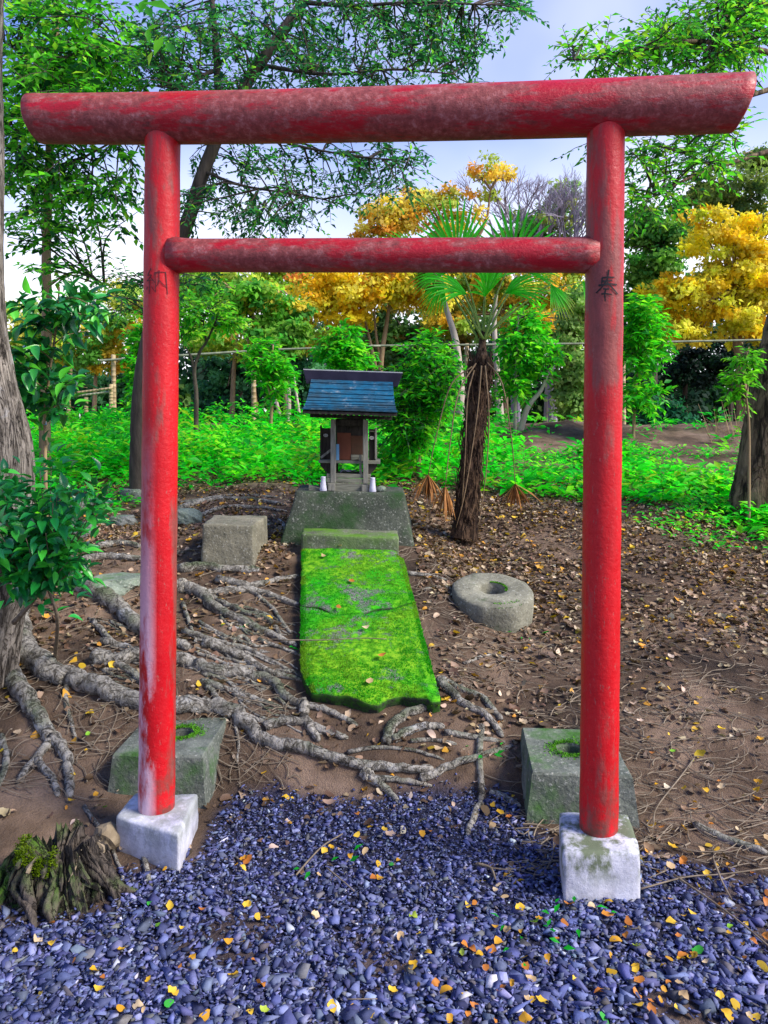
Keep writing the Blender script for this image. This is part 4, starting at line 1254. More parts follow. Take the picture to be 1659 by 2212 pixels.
for q in range(500):
    a = random.uniform(-.5, 1.6); rr = random.uniform(.074, .086) if q % 4 else random.uniform(.19, .235)
    if q % 4 == 0: a = random.uniform(-1.7, -.9)
    p = gc_ + Rm @ Vector((rr * math.cos(a), rr * math.sin(a), 0.121 - (0.012 if rr > .21 else 0)))
    e = Vector((random.gauss(0, 1), random.gauss(0, 1), 0)).normalized() * .003
    b = len(vs); vs += [p - e, p + e, p + Vector((random.gauss(0, .004), random.gauss(0, .004), .007))]; fs.append((b, b + 1, b + 2))
MB().add(vs, fs).build('moss', M['wet_moss'], mill, kind='stuff')

bt_ = 0.845
top = [Vector((-1.128, 4.80, bt_)), Vector((-0.812, 4.80, bt_ - .004)), Vector((-0.785, 5.20, bt_ + .004)), Vector((-1.15, 5.20, bt_ + .01))]
ctr = sum(top, Vector()) / 4
bot = [Vector((p.x + (p.x - ctr.x) * .03, p.y + (p.y - ctr.y) * .03, 0.55)) for p in top]
M['block'] = mat_concrete('buff_concrete', (0.10, 0.095, 0.07), (0.25, 0.23, 0.165), moss=(0.05, 0.10, 0.03), moss_lo=0.60, dark=0.5, scale=5)
tag(mesh_obj('stone_block', subdiv_hexa(top, bot, 8, .005, 10), M['block']), 'plain square-cut stone block on roots, left of the mossy slab', 'stone block')
for u, v, sx_, sy_, sz_, lb, mt, sd_, fl in (
    (400, 1132, .13, .12, .10, 'pointed green-grey rock peeking out behind the chalk-streaked post', 'rock_green', 2.2, 0.8),
    (190, 1108, .17, .12, .12, 'dark flat-topped rock beyond the leafy bush', 'rock', 4.7, 0.55),
    (170, 1160, .12, .10, .09, 'low rounded dark rock beside the leafy bush', 'rock', 6.1, 0.7),
    (285, 1082, .12, .10, .11, 'dark rock at the foot of the shaded trunk behind the gate', 'rock', 8.4, 0.6),
    (262, 1135, .11, .09, .07, 'small mossy dark rock left of the chalk-streaked post', 'rock', 11.3, 0.6),
    (245, 1276, .17, .14, .075, 'broad flat grey boulder among roots left of the chalk-streaked post', 'rock_green', 13.9, 0.6)):
    g = on_ground(u, v)
    rock('rock', g + Vector((0, .03, sz_ * .35)), (sx_, sy_, sz_), lb, 'rock', M[mt], sd_, 4, .3, random.uniform(0, 3), fl)

# ------------------------------------------------------------------ palm
M['palm_trunk'] = mat_bark('palm_fibre', (0.025, 0.014, 0.009), (0.13, 0.078, 0.045), (0.20, 0.13, 0.08), 0.62, 26, (1, 1, 0.25))
M['petiole'] = mat_plain('green_petiole', (0.10, 0.22, 0.03), (0.26, 0.36, 0.08), 12, 0.5, 0.1)
M['dead_petiole'] = mat_plain('dead_petiole', (0.09, 0.055, 0.03), (0.25, 0.17, 0.09), 20, 0.7, 0.2)
M['dead_frond'] = mat_plain('dead_frond', (0.16, 0.055, 0.012), (0.40, 0.18, 0.05), 18, 0.75, 0.3)
YP = 5.62
pb = on_ground(1003, 1152)
palm = thing('fan_palm', 'short fan palm with shaggy brown trunk and drooping dead fronds', 'palm', pb)
pp = [P(1003, 1160, YP), P(1012, 1060, YP), P(1022, 960, YP), P(1032, 860, YP), P(1037, 800, YP), P(1041, 752, YP), P(1044, 715, YP)]
path = smooth_path(pp, 6)
MB().tube(path, lerp_list([.100, .072, .070, .074, .066, .030, .016], len(path)), 22, wob=.09).build('trunk', M['palm_trunk'], palm)
fv = MB()
for q in range(1000):
    i = random.randrange(1, len(path) - 9)
    p = path[i]; a = random.uniform(0, 2 * math.pi); rr = .069 + random.uniform(-.006, .014)
    s = p + Vector((math.cos(a) * rr, math.sin(a) * rr, random.uniform(-.02, .02)))
    e = s + Vector((math.cos(a) * random.uniform(-.004, .034), math.sin(a) * random.uniform(-.004, .034), random.choice((-1, -1, -1, 1)) * random.uniform(.03, .13)))
    fv.tube([s, s.lerp(e, .5) + Vector((math.cos(a) * .006, math.sin(a) * .006, 0)), e], [.003, .004, .001], 3, cap=False)
fv.build('fibres', M['palm_trunk'], palm, kind='stuff')
crown = P(1042, 742, YP)
LFT = leaf_outline(7, 0.55, 0.0, 0.5)
def frond(hub, blade_len, updir, face, spread, nleaf, droop, yellow=0.0):
    start = crown + Vector((random.gauss(0, .015), random.gauss(0, .015), random.uniform(-.02, .06)))
    d = hub - start
    mid = start.lerp(hub, .5) + Vector((0, 0, .10 * d.length))
    pth = smooth_path([start, mid, hub], 6)
    fr = MB().tube(pth, lerp_list([.011, .0065, .005], len(pth)), 6).build('frond', M['petiole'], palm, True)
    up = updir.normalized()
    nrm = (face - up * face.dot(up)).normalized()
    lat = up.cross(nrm).normalized()
    for k in range(nleaf):
        a = math.radians(spread) * (2 * k / (nleaf - 1) - 1)
        L = blade_len * (1 - 0.22 * abs(2 * k / (nleaf - 1) - 1)) * random.uniform(.92, 1.06)
        dv = (up * math.cos(a) + lat * math.sin(a)).normalized()
        nn = nrm + lat * random.gauss(0, .2)
        w = blade_len * random.uniform(.040, .056)
        vs = []; fs = []; cs_ = []
        x = dv.cross(nn).normalized(); z = x.cross(dv).normalized()
        ns_ = 7
        for i in range(ns_ + 1):
            t = i / ns_
            wt_ = w * (0.35 + 1.3 * t if t < .5 else 1.0 * (1 - ((t - .5) / .5) ** 1.6)) * .5 + .0008
            c = hub + dv * (L * t) + Vector((0, 0, -droop * L * t ** 2.6)) + z * (0.03 * L * math.sin(t * 3))
            vs += [c - x * wt_ + z * wt_ * .45, c, c + x * wt_ + z * wt_ * .45]
            g = np.array([0.06, 0.56, 0.02]) * random.uniform(.75, 1.25) * (1.15 if k % 2 else 0.9)
            yl = np.array([0.45, 0.38, 0.03])
            yk = min(1, max(0, (t - .55) / .4)) * yellow
            cs_ += [tuple(g * (1 - yk) + yl * yk)] * 3
        for i in range(ns_):
            b = i * 3; fs += [(b, b + 1, b + 4, b + 3), (b + 1, b + 2, b + 5, b + 4)]
        mb = MB(); mb.v = [tuple(v) for v in vs]; mb.f = fs; mb.c = cs_
        mb.build('leaflet', M['leaf'], fr, True, cols=True)
V3 = Vector
fronds = [
    (P(988, 560, 5.60), .50, V3((-.18, .1, 1)), V3((0, -1, .2)), 46, 14, .02, 0),
    (P(1108, 562, 5.66), .46, V3((.20, .0, 1)), V3((0, -1, .3)), 62, 14, .05, 0),
    (P(900, 555, 5.75), .34, V3((-.8, 0, .6)), V3((.2, -1, .4)), 40, 11, .15, .2),
    (P(1048, 640, 5.45), .42, V3((.05, -.5, .7)), V3((.5, -.8, .5)), 56, 14, .16, 0),
    (P(1008, 636, 5.45), .40, V3((-.75, -.2, .35)), V3((.3, -.7, .8)), 46, 14, .22, 0),
    (P(1092, 634, 5.50), .40, V3((.8, -.15, .35)), V3((-.3, -.7, .8)), 50, 14, .22, 0),
    (P(1190, 615, 5.60), .28, V3((.40, -.1, -.75)), V3((.3, -1, .3)), 34, 12, .15, .9),
    (P(958, 612, 5.50), .27, V3((-.40, -.1, -.7)), V3((-.2, -1, .3)), 36, 12, .18, .8),
    (P(1258, 608, 5.8), .28, V3((.5, 0, -.6)), V3((.2, -1, .5)), 40, 12, .22, .8),
    (P(1050, 610, 5.80), .42, V3((.05, .4, .9)), V3((.3, -.9, .4)), 55, 14, .10, 0),
    (P(1140, 590, 5.85), .32, V3((.8, .3, .2)), V3((-.2, -.9, .4)), 44, 13, .25, .2),
    (P(965, 590, 5.85), .32, V3((-.9, .3, .15)), V3((.2, -.9, .4)), 44, 13, .28, .3),
]
for f_ in fronds: frond(*f_)
def dead(pts, fan, n_, L):
    pth = smooth_path([P(*q) for q in pts], 5)
    d_ = MB().tube(pth, lerp_list([.006, .003], len(pth)), 5).build('dead_frond', M['dead_petiole'], palm, True)
    if fan:
        e = pth[-1]
        fm = MB()
        for k in range(n_):
            dx, dy = random.gauss(0, .30) * fan, random.gauss(0, .22)
            tip = e + Vector((dx * L, dy * L, -L * random.uniform(.7, 1.05)))
            md = e.lerp(tip, .45) + Vector((dx * L * .10, dy * L * .1, 0))
            w = random.uniform(.004, .010)
            sd = Vector((random.gauss(0, 1), random.gauss(0, 1), 0)).normalized() * w
            fm.add([e - sd * .3, e + sd * .3, md + sd, md - sd, tip], [(0, 1, 2, 3), (3, 2, 4)])
        fm.build('dead_blade', M['dead_frond'], d_, kind='stuff')
dead([(1020, 792, 5.55), (975, 830, 5.45), (945, 930, 5.4), (925, 1025, 5.4)], 1, 46, .22)
dead([(1028, 785, 5.5), (990, 850, 5.35), (972, 960, 5.3), (962, 1050, 5.3)], .6, 36, .26)
dead([(1050, 780, 5.55), (1085, 830, 5.45), (1105, 950, 5.45), (1113, 1045, 5.5)], 1.2, 44, .20)
for pts in ([(1024, 800, 5.5), (1010, 860, 5.4), (1005, 980, 5.4), (998, 1090, 5.45)], [(1040, 790, 5.5), (1030, 900, 5.45), (1005, 1060, 5.4), (985, 1140, 5.4)], [(1048, 790, 5.5), (1056, 900, 5.45), (1050, 1020, 5.45), (1032, 1150, 5.45)]):
    dead(pts, 0, 0, 0)
LIT = on_ground(1125, 1330)

# ------------------------------------------------------------------ bamboo fence
M['bamboo'] = mat_plain('old_bamboo', (0.24, 0.17, 0.08), (0.46, 0.36, 0.20), 9, 0.6, 0.15, (1, 1, 1))
M['bamboo_green'] = mat_plain('grey_bamboo', (0.16, 0.18, 0.11), (0.32, 0.34, 0.23), 9, 0.6, 0.15)
YFn = 13.6
fence = thing('bamboo_fence', 'long bamboo pole fence with one rail crossing behind the shrine', 'fence', (0, YFn, 1.4))
def bamboo(name, a, b, r_, mat, parent):
    n_ = 14; pts = []; rr = []
    for i in range(n_ + 1):
        for e, s in ((0, 1.0), (0.06, 1.13), (0.12, 1.0)):
            t = (i + e) / n_
            if t <= 1: pts.append(a.lerp(b, t)); rr.append(r_ * s)
    return MB().tube(pts, rr, 8).build(name, mat, parent, True)
rl = [(225, 779), (552, 757), (810, 747), (1275, 742), (1700, 733)]
for i in range(len(rl) - 1):
    a = P(rl[i][0] - 10, rl[i][1], YFn - .03 * (i % 2)); b = P(rl[i + 1][0] + 12, rl[i + 1][1], YFn - .03 * (i % 2))
    bamboo('rail', a, b, px(2.2 if i else 2.6, YFn), M['bamboo_green'], fence)
for u, vt, vb, w in ((247, 766, 920, 5.0), (549, 752, 912, 5.0), (1347, 742, 925, 5.5), (1010, 742, 915, 4.5)):
    bamboo('post', P(u, vb + 8, YFn + .07), P(u - 2, vt, YFn + .07), px(w, YFn), M['bamboo'], fence)
fence2 = thing('low_bamboo_fence', 'short low bamboo fence with paired rails at far left', 'fence', (-4.5, 12.6, 1.3))
bamboo('rail', P(128, 853, 12.6), P(244, 838, 12.6), px(2.6, 12.6), M['bamboo'], fence2); bamboo('rail', P(128, 860, 12.7), P(244, 846, 12.7), px(2.6, 12.6), M['bamboo_green'], fence2)
for u, vt, vb in ((240, 830, 922), (186, 858, 925), (148, 853, 925)):
    bamboo('post', P(u, vb + 6, 12.66), P(u, vt, 12.66), px(4.6, 12.6), M['bamboo'], fence2)

# ------------------------------------------------------------------ middle-distance trees
t1 = thing('overhanging_tree', 'leaning dark-trunked tree with sparse small leaves above the gate', 'tree', P(300, 1050, 6.9))
Yt = 6.8
n1 = targeted_tree(t1, [
    ([P(299, 1055, 6.9), P(300, 960, 6.85), P(303, 860, Yt), P(318, 750, Yt), P(355, 610, Yt), P(405, 480, Yt), P(440, 370, Yt), P(492, 250, Yt), P(560, 140, Yt), P(620, 55, Yt), P(675, -30, Yt), P(730, -160, Yt)], .085, .04),
    ([P(450, 345, Yt), P(466, 270, Yt + .05), P(470, 190, Yt + .1), P(466, 90, Yt + .1), P(458, 0, Yt + .1), P(450, -120, Yt)], .04, .02),
    ([P(470, 150, Yt + .1), P(435, 165, Yt), P(390, 190, Yt - .1), P(340, 185, Yt - .2)], .022, .006),
    ([P(655, 5, Yt), P(760, 12, Yt - .2), P(900, 5, Yt - .4), P(1050, 10, Yt - .5)], .022, .006),
    ([P(500, 235, Yt), P(600, 300, Yt - .3), P(720, 330, Yt - .4), P(880, 350, Yt - .5)], .018, .005),
    ([P(560, 140, Yt), P(700, 160, Yt - .4), P(850, 150, Yt - .5), P(980, 160, Yt - .6)], .02, .005),
    ([P(440, 370, Yt), P(520, 400, Yt - .3), P(640, 420, Yt - .4), P(700, 430, Yt - .4)], .015, .004),
    ([P(580, 120, Yt), P(575, 60, Yt + .3), P(600, -20, Yt + .5)], .014, .005)],
    ellipse_targets([(420, 110, 120, 110), (600, 130, 150, 100), (800, 110, 180, 100), (950, 80, 100, 80), (1000, 150, 45, 45), (430, 430, 50, 110, .8), (560, 420, 120, 100), (720, 390, 110, 70), (830, 360, 100, 50), (900, 395, 45, 35, 1.4), (345, 110, 60, 90), (270, 630, 40, 60, .9), (430, 600, 40, 40, .6), (1095, 15, 50, 15), (700, 20, 300, 40)], 300, Yt - .1, .75),
    [(0.03, 0.17, 0.07), (0.05, 0.28, 0.07), (0.015, 0.08, 0.06), (0.11, 0.46, 0.07), (0.28, 0.60, 0.06)], 0.062, M['branch'], 5, 9, .30, probs=[.3, .28, .22, .14, .06])
t2 = thing('dense_leafy_tree', 'dense green tree with slim mottled trunk at the upper left', 'tree', P(100, 1000, 7.6))
targeted_tree(t2, [
    ([P(98, 1010, 7.6), P(96, 850, 7.6), P(102, 680, 7.6), P(100, 560, 7.6), P(104, 430, 7.6), P(110, 250, 7.6), P(120, 50, 7.6), P(120, -150, 7.6)], .06, .03),
    ([P(104, 430, 7.6), P(60, 350, 7.3), P(20, 280, 7.2)], .018, .005), ([P(106, 380, 7.6), P(200, 330, 7.3), P(290, 280, 7.1)], .018, .005),
    ([P(110, 240, 7.6), P(180, 160, 7.2), P(260, 100, 7.0)], .018, .005), ([P(102, 620, 7.6), P(150, 590, 7.5), P(200, 600, 7.4), P(250, 640, 7.4)], .014, .004),
    ([P(112, 200, 7.6), P(60, 130, 7.3), P(10, 90, 7.2)], .016, .005)],
    ellipse_targets([(150, 80, 150, 110, 1.5), (140, 210, 140, 90, 1.5), (60, 340, 80, 110), (200, 380, 90, 80), (285, 230, 40, 110), (90, 470, 80, 50), (40, 560, 50, 60, .6), (250, 460, 50, 50, .6), (60, 30, 70, 60), (190, 600, 70, 35, .8)], 172, 7.1, .8),
    GREEN + DEEP[:2], .095, M['tan_bark'], 6, 9, .34, probs=[.25, .28, .14, .10, .12, .11], leafmat='leaf')
t3 = thing('furrowed_tree', 'furrowed brown trunk leaning out beyond the fern bank at right edge', 'tree', P(1646, 1040, 6.3))
M['furrow'] = mat_bark('furrowed_bark', (0.035, 0.026, 0.016), (0.24, 0.17, 0.10), (0.30, 0.24, 0.16), 0.64, 16, (1, 1, 0.16))
YT = 6.3
targeted_tree(t3, [
    ([P(1634, 1120, YT), P(1640, 1055, YT), P(1650, 1000, YT), P(1664, 900, YT), P(1682, 800, YT), P(1712, 670, YT), P(1745, 500, YT), P(1775, 300, YT), P(1800, 100, YT), P(1830, -200, YT)], .215, .15),
    ([P(1790, 190, YT), P(1700, 190, YT - .5), P(1640, 200, YT - .8), P(1560, 240, YT - 1.0), P(1470, 330, YT - 1.0)], .03, .006),
    ([P(1805, 60, YT), P(1700, 20, YT - .6), P(1600, 10, YT - .9), P(1535, 95, YT - 1.1), P(1515, 160, YT - 1.2)], .035, .006),
    ([P(1790, 190, YT), P(1680, 120, YT - .5), P(1500, 90, YT - 1.0), P(1330, 120, YT - 1.3), P(1240, 130, YT - 1.3)], .03, .005),
    ([P(1775, 300, YT), P(1650, 330, YT - .6), P(1500, 380, YT - .9), P(1400, 430, YT - 1.0)], .025, .005)],
    ellipse_targets([(1560, 80, 110, 90, 1.6), (1430, 110, 120, 70, 1.5), (1300, 125, 80, 45, 1.2), (1220, 120, 25, 30, 1.0), (1460, 330, 110, 60, 1.3), (1420, 420, 70, 50, 1.3), (1260, 305, 25, 30), (1620, 20, 70, 60, 1.5), (1560, 310, 60, 40)], 135, YT - 1.0, .6),
    GREEN + [(0.03, 0.14, 0.05), (0.30, 0.52, 0.04)], .060, M['furrow'], 5, 9, .26, probs=[.24, .26, .16, .12, .14, .08])

def sapling(name, label, stems, ells, n_, Y, palette, leaf_len, bark, twigs=4, per=7, twig_len=.25, dY=.3, group='leafy saplings along the fence', mat='leaf'):
    t = thing(name, label, 'sapling', stems[0][0][0], group)
    targeted_tree(t, stems, ellipse_targets(ells, n_, Y, dY), palette, leaf_len, bark, twigs, per, twig_len, leafmat=mat, sub_r=.006)
    return t
def stem(Y, r0, *pts): return ([P(u, v, Y) for u, v in pts], r0, r0 * .35)
sapling('sapling', 'bright green sapling rising just beyond the shrine roof ridge', [stem(11.5, .03, (742, 925), (742, 830), (740, 760), (735, 700))], [(742, 740, 40, 35), (740, 775, 55, 30), (738, 700, 15, 15)], 60, 11.5, BRIGHT, .12, M['tan_bark'])
sapling('leafy_bush', 'dense bright green bush standing between the shrine and the palm', [stem(8.0, .03, (905, 985), (905, 900), (910, 820), (915, 750)), stem(8.0, .02, (905, 960), (930, 870), (950, 790)), stem(8.0, .02, (905, 960), (875, 880), (865, 800))],
        [(905, 800, 60, 55), (900, 880, 65, 55), (920, 740, 30, 25), (880, 930, 45, 35), (955, 830, 28, 60)], 210, 8.0, BRIGHT + DEEP[1:2], .085, M['tan_bark'], 5, 8, .24, .5)
sapling('sapling', 'bright green sapling beside pale forked trunks, between the palm and the post marked 奉', [stem(11.0, .035, (1113, 935), (1114, 830), (1118, 740), (1120, 680)), stem(11.0, .05, (1122, 935), (1140, 880), (1170, 840), (1188, 790))], [(1125, 740, 45, 55), (1120, 820, 45, 40), (1180, 760, 25, 30), (1150, 690, 25, 20)], 85, 11.0, BRIGHT, .12, M['pale_bark'])
sapling('sapling', 'bright green sapling just right of the post marked 奉', [stem(10.5, .03, (1368, 940), (1372, 860), (1378, 760), (1388, 650))], [(1385, 690, 32, 50), (1388, 760, 50, 40), (1390, 850, 38, 30), (1420, 725, 30, 20)], 95, 10.5, BRIGHT, .12, M['tan_bark'])
sapling('sapling', 'yellow-green sapling in front of the furrowed trunk', [stem(6.0, .012, (1618, 930), (1612, 860), (1605, 800), (1618, 750))], [(1600, 800, 30, 35), (1590, 850, 18, 20), (1625, 770, 20, 25)], 32, 6.0, [(0.10, 0.48, .02), (.2, .55, .03)], .065, M['tan_bark'], 3, 6, .12, .1)
sapling('sapling', 'slim green sapling right of the fence post seen left of the shrine', [stem(11.0, .03, (585, 920), (588, 860), (586, 800), (590, 745)), stem(11.0, .02, (586, 860), (570, 800), (560, 770))], [(580, 785, 40, 30), (600, 830, 30, 30), (572, 750, 25, 18)], 60, 11.0, BRIGHT, .12, M['tan_bark'])
sapling('sapling', 'green sapling growing against the fence left of the gate', [stem(11.5, .03, (322, 930), (321, 850), (318, 780), (316, 720)), stem(11.5, .02, (300, 920), (298, 850), (296, 780))], [(318, 780, 35, 50), (300, 830, 22, 40), (315, 720, 40, 40), (330, 860, 20, 40)], 90, 11.5, BRIGHT + GREEN[:1], .12, M['tan_bark'])
sapling('forked_sapling', 'thin dark forked sapling between the gate post and fence post', [stem(9.5, .035, (424, 905), (424, 850), (420, 800), (432, 760), (448, 735), (468, 690)), stem(9.5, .02, (421, 805), (412, 770), (395, 740)), stem(9.5, .014, (446, 738), (440, 700), (442, 680))], [(440, 660, 55, 25), (400, 700, 25, 25), (480, 690, 30, 20)], 45, 9.5, GREEN, .10, M['branch'])

# near sapling and bush: every leaf its own part
def leaf_part_mesh(name, tint):
    v, f = leaf_outline(6, .78, .22, .30)
    v = v.copy(); v[:, 0] *= .46
    me = raw_mesh(name, v, f, np.repeat(np.array([tint]), len(v), 0), True)
    me.materials.append(M['leaf_glossy'])
    return me
def leaf_objects(root, sites, length, tints):
    meshes = [leaf_part_mesh('leaf', t) for t in tints]
    w = WORG[root.name]
    for p, d, nrm in sites:
        o = bpy.data.objects.new('leaf', random.choice(meshes))
        COL.objects.link(o); o.parent = root
        d = Vector(d).normalized(); x = d.cross(Vector(nrm)).normalized(); z = x.cross(d)
        L = length * random.uniform(.65, 1.2)
        mt = Matrix((x, d, z)).transposed().to_4x4() @ Matrix.Diagonal((L, L, L, 1))
        mt.translation = Vector(p) - w
        o.matrix_basis = mt
def leafy(name, label, cat, base, stems, length, tints, bark, per, spread, extra=0):
    root = thing(name, label, cat, base)
    sites = []
    for pts, r0 in stems:
        path = smooth_path(pts, 5)
        MB().tube(path, lerp_list([r0, r0 * .35], len(path)), 7).build('stem', bark, root, True)
        for q in range(per):
            i = random.randrange(len(path) // 3, len(path))
            p = path[i]
            t = (path[min(i + 1, len(path) - 1)] - path[i - 1]).normalized()
            d = (t * .35 + Vector((random.gauss(0, 1), random.gauss(-.25, .8), random.gauss(.05, .45)))).normalized()
            off = random.uniform(.0, spread)
            sites.append((p + d * off, d + Vector((0, 0, random.uniform(-.5, .1))), (random.gauss(0, .35), random.gauss(-.35, .35), 1)))
    leaf_objects(root, sites, length, tints)
    if extra:
        q_ = [RNG.integers(0, len(sites)) for k in range(extra)]
        pp = np.array([sites[k][0][:] for k in q_]) + RNG.normal(0, .035, (extra, 3))
        d_ = np.array([sites[k][1][:] for k in q_]) + RNG.normal(0, .5, (extra, 3))
        n_ = np.stack([RNG.normal(0, .35, extra), RNG.normal(-.35, .35, extra), np.ones(extra)], 1)
        L_ = length * RNG.uniform(.75, 1.3, extra)
        tm = leaf_outline(6, .78, .22, .30)
        leaves('foliage', pp, d_, n_, L_, L_ * .46, pal(extra, tints), M['leaf_glossy'], root, tm, 'stuff')
    return root
Yb = 3.12
bb = on_ground(105, 1310)
stm = []
for q in range(42):
    u0, v0 = 95 + random.uniform(-25, 25), 1262
    u1, v1 = random.uniform(-20, 215), random.uniform(1005, 1225)
    Y1 = Yb + random.uniform(-.22, .2)
    stm.append(([P(u0, v0, Yb + .12), P((u0 * .5 + u1 * .5), (v0 + v1) / 2 + 15, (Yb + Y1) / 2 + .05), P(u1, v1, Y1)], .004))
stm += [([P(30, 1345, 3.42), P(70, 1300, 3.33), P(92, 1262, Yb + .12), P(100, 1210, Yb)], .012), ([on_ground(118, 1420) - Vector((0, 0, .03)), P(124, 1340, 3.36), P(104, 1272, Yb + .14), P(80, 1200, Yb + .05)], .010)]
leafy('leafy_bush', 'dark glossy broad-leaved bush growing at the lichen-spotted trunk base', 'bush', bb, stm, .062, [(0.014, .24, .045), (0.025, .36, .05), (.07, .54, .05), (.012, .16, .045)], M['twig'], 7, .06, 1100)
Ys = 4.5
stm = [([P(104, 1300, Ys), P(100, 1130, Ys), P(98, 1010, Ys), P(97, 900, Ys), P(108, 800, Ys), P(122, 700, Ys), P(128, 620, Ys)], .014)]
for q in range(15):
    v0 = random.uniform(640, 900); u0 = np.interp(v0, [620, 700, 800, 900], [128, 122, 108, 97]); s = random.choice((-1, -1, 1))
    stm.append(([P(u0, v0, Ys), P(u0 + s * 30, v0 - 20, Ys + random.uniform(-.15, .15)), P(u0 + s * random.uniform(45, 100), v0 - random.uniform(-10, 45), Ys + random.uniform(-.3, .3))], .005))
leafy('leafy_sapling', 'slim sapling with drooping dark glossy leaves right of the lichen-spotted trunk', 'sapling', P(104, 1285, Ys), stm, .098, [(0.016, .18, .04), (0.03, .27, .045), (.08, .42, .03), (.012, .11, .04)], M['tan_bark'], 12, .08, 380)

# ------------------------------------------------------------------ background wood
def far_tree(name, label, Y, blobs, palette, n_, leaf_len, trunks, bark, probs=None, group='trees of the wood beyond the fence', clump=.16, depth=1.0, cat='tree'):
    b0 = P(trunks[0][0][0], trunks[0][0][1], Y)
    root = thing(name, label, cat, b0, group)
    m = MB()
    for tk in trunks:
        pts = [P(q[0], q[1], Y) for q in tk[:-1]]
        path = smooth_path(pts, 5)
        r0 = px(tk[-1], Y)
        m.tube(path, lerp_list([r0, r0 * .35], len(path)), 8)
    tops = [P(tk[-2][0], tk[-2][1], Y) for tk in trunks]
    for (u, v, ru, rv, *_) in blobs:
        c = P(u, v, Y)
        a = min(tops, key=lambda q: (q - c).length)
        for k in range(4):
            e = c + Vector((random.gauss(0, px(ru, Y) * .4), random.gauss(0, px(ru, Y) * .3), random.gauss(0, px(rv, Y) * .4)))
            m.tube(smooth_path([a, a.lerp(e, .5) + Vector((0, 0, .2)), e], 3), lerp_list([px(2.6, Y), px(.9, Y)], 7), 4, cap=False)
    m.build('trunk', bark, root, True)
    w = np.array([q[2] * q[3] * (q[4] if len(q) > 4 else 1) for q in blobs], float); w /= w.sum()
    pos, nn = [], []
    per = 70
    for k in RNG.choice(len(blobs), max(1, n_ // per), p=w):
        u, v, ru, rv = blobs[k][:4]
        c = P(u, v, Y); R_ = np.array([px(ru, Y), px(ru, Y) * depth, px(rv, Y)])
        d = RNG.normal(0, 1, 3); d /= np.linalg.norm(d)
        cc = np.array(c[:]) + d * R_ * random.random() ** .4 * .92
        cr = clump * R_.mean() * random.uniform(.7, 1.5) + .12
        dd = unit(RNG.normal(0, 1, (per, 3)))
        pp = cc + dd * cr * (RNG.random((per, 1)) ** .5) * np.array([1.25, 1.0, .62])
        pos.append(pp); nn.append(dd * .9 + np.array([0, -.25, .8]) + d * .4)
    pos = np.concatenate(pos); nn = np.concatenate(nn)
    N_ = len(pos)
    d = RNG.normal(0, 1, (N_, 3)); d[:, 2] -= .3
    ll = leaf_len * RNG.uniform(.6, 1.3, N_)
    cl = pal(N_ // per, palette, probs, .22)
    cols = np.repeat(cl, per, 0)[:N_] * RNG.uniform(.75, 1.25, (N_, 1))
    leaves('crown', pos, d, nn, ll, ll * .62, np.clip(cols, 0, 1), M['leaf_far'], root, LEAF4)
    return root
far_tree('golden_tree', 'big golden yellow tree with billowing foliage at the right', 18.5, [(1560, 520, 110, 65), (1500, 640, 95, 60), (1620, 590, 90, 95), (1470, 715, 65, 40), (1560, 690, 100, 55), (1650, 480, 70, 55), (1425, 640, 45, 40), (1510, 470, 50, 28, .6), (1700, 600, 80, 100), (1600, 730, 60, 35)], GOLD, 24000, .13, [((1615, 960), (1600, 800), (1580, 650), 16)], M['tan_bark'], [.36, .36, .10, .18], clump=.12)
far_tree('golden_tree', 'golden tree with several slim stems just above the shrine', 17.5, [(780, 620, 110, 60), (690, 630, 90, 60), (880, 600, 95, 60), (760, 690, 70, 30, .5), (940, 640, 55, 40), (640, 690, 50, 40, .5)], GOLD + [(.75, .34, .06)], 17000, .12, [((828, 940), (822, 800), (835, 700), (845, 640), 8), ((820, 830), (800, 740), (785, 680), 5), ((822, 820), (770, 720), (745, 660), 4), ((826, 800), (812, 720), (808, 650), 4)], M['tan_bark'], [.32, .36, .12, .1, .1])
far_tree('golden_tree', 'pale golden treetop showing between the two red beams', 23, [(850, 465, 80, 45, .8), (930, 435, 75, 40, .6), (1055, 390, 70, 50, .7), (980, 480, 90, 35, .7), (830, 505, 70, 30, .8)], [(.90, .62, .07), (.92, .70, .16), (.52, .56, .12), (.88, .46, .07)], 8000, .14, [((930, 960), (935, 700), (925, 560), (950, 480), 10), ((935, 650), (860, 530), (845, 470), 5), ((935, 640), (1040, 500), (1060, 410), 5)], M['tan_bark'])
far_tree('green_tree', 'pale soft green treetop left of the post marked 奉', 25, [(1180, 480, 90, 45), (1230, 420, 40, 50, .6), (1130, 520, 80, 30)], [(.22, .46, .16), (.34, .56, .22), (.48, .54, .16)], 4200, .17, [((1180, 960), (1190, 700), (1185, 520), 9)], M['pale_bark'])
far_tree('green_tree', 'dark rounded green tree behind the golden foliage at right', 22, [(1420, 560, 80, 90), (1385, 470, 60, 60), (1400, 640, 60, 60), (1460, 480, 60, 50)], [(.05, .20, .04), (.09, .30, .05), (.18, .38, .06)], 9000, .16, [((1410, 960), (1412, 760), (1420, 560), 12)], M['branch'])
far_tree('pine_tree', 'olive umbrella-topped pine at the upper right edge', 27, [(1560, 410, 120, 40), (1640, 345, 70, 30), (1600, 460, 80, 35), (1500, 440, 50, 28)], [(.20, .30, .07), (.36, .44, .10), (.10, .18, .05)], 8000, .17, [((1600, 960), (1595, 650), (1580, 500), (1560, 430), 9), ((1580, 510), (1620, 430), (1640, 350), 5)], M['tan_bark'])
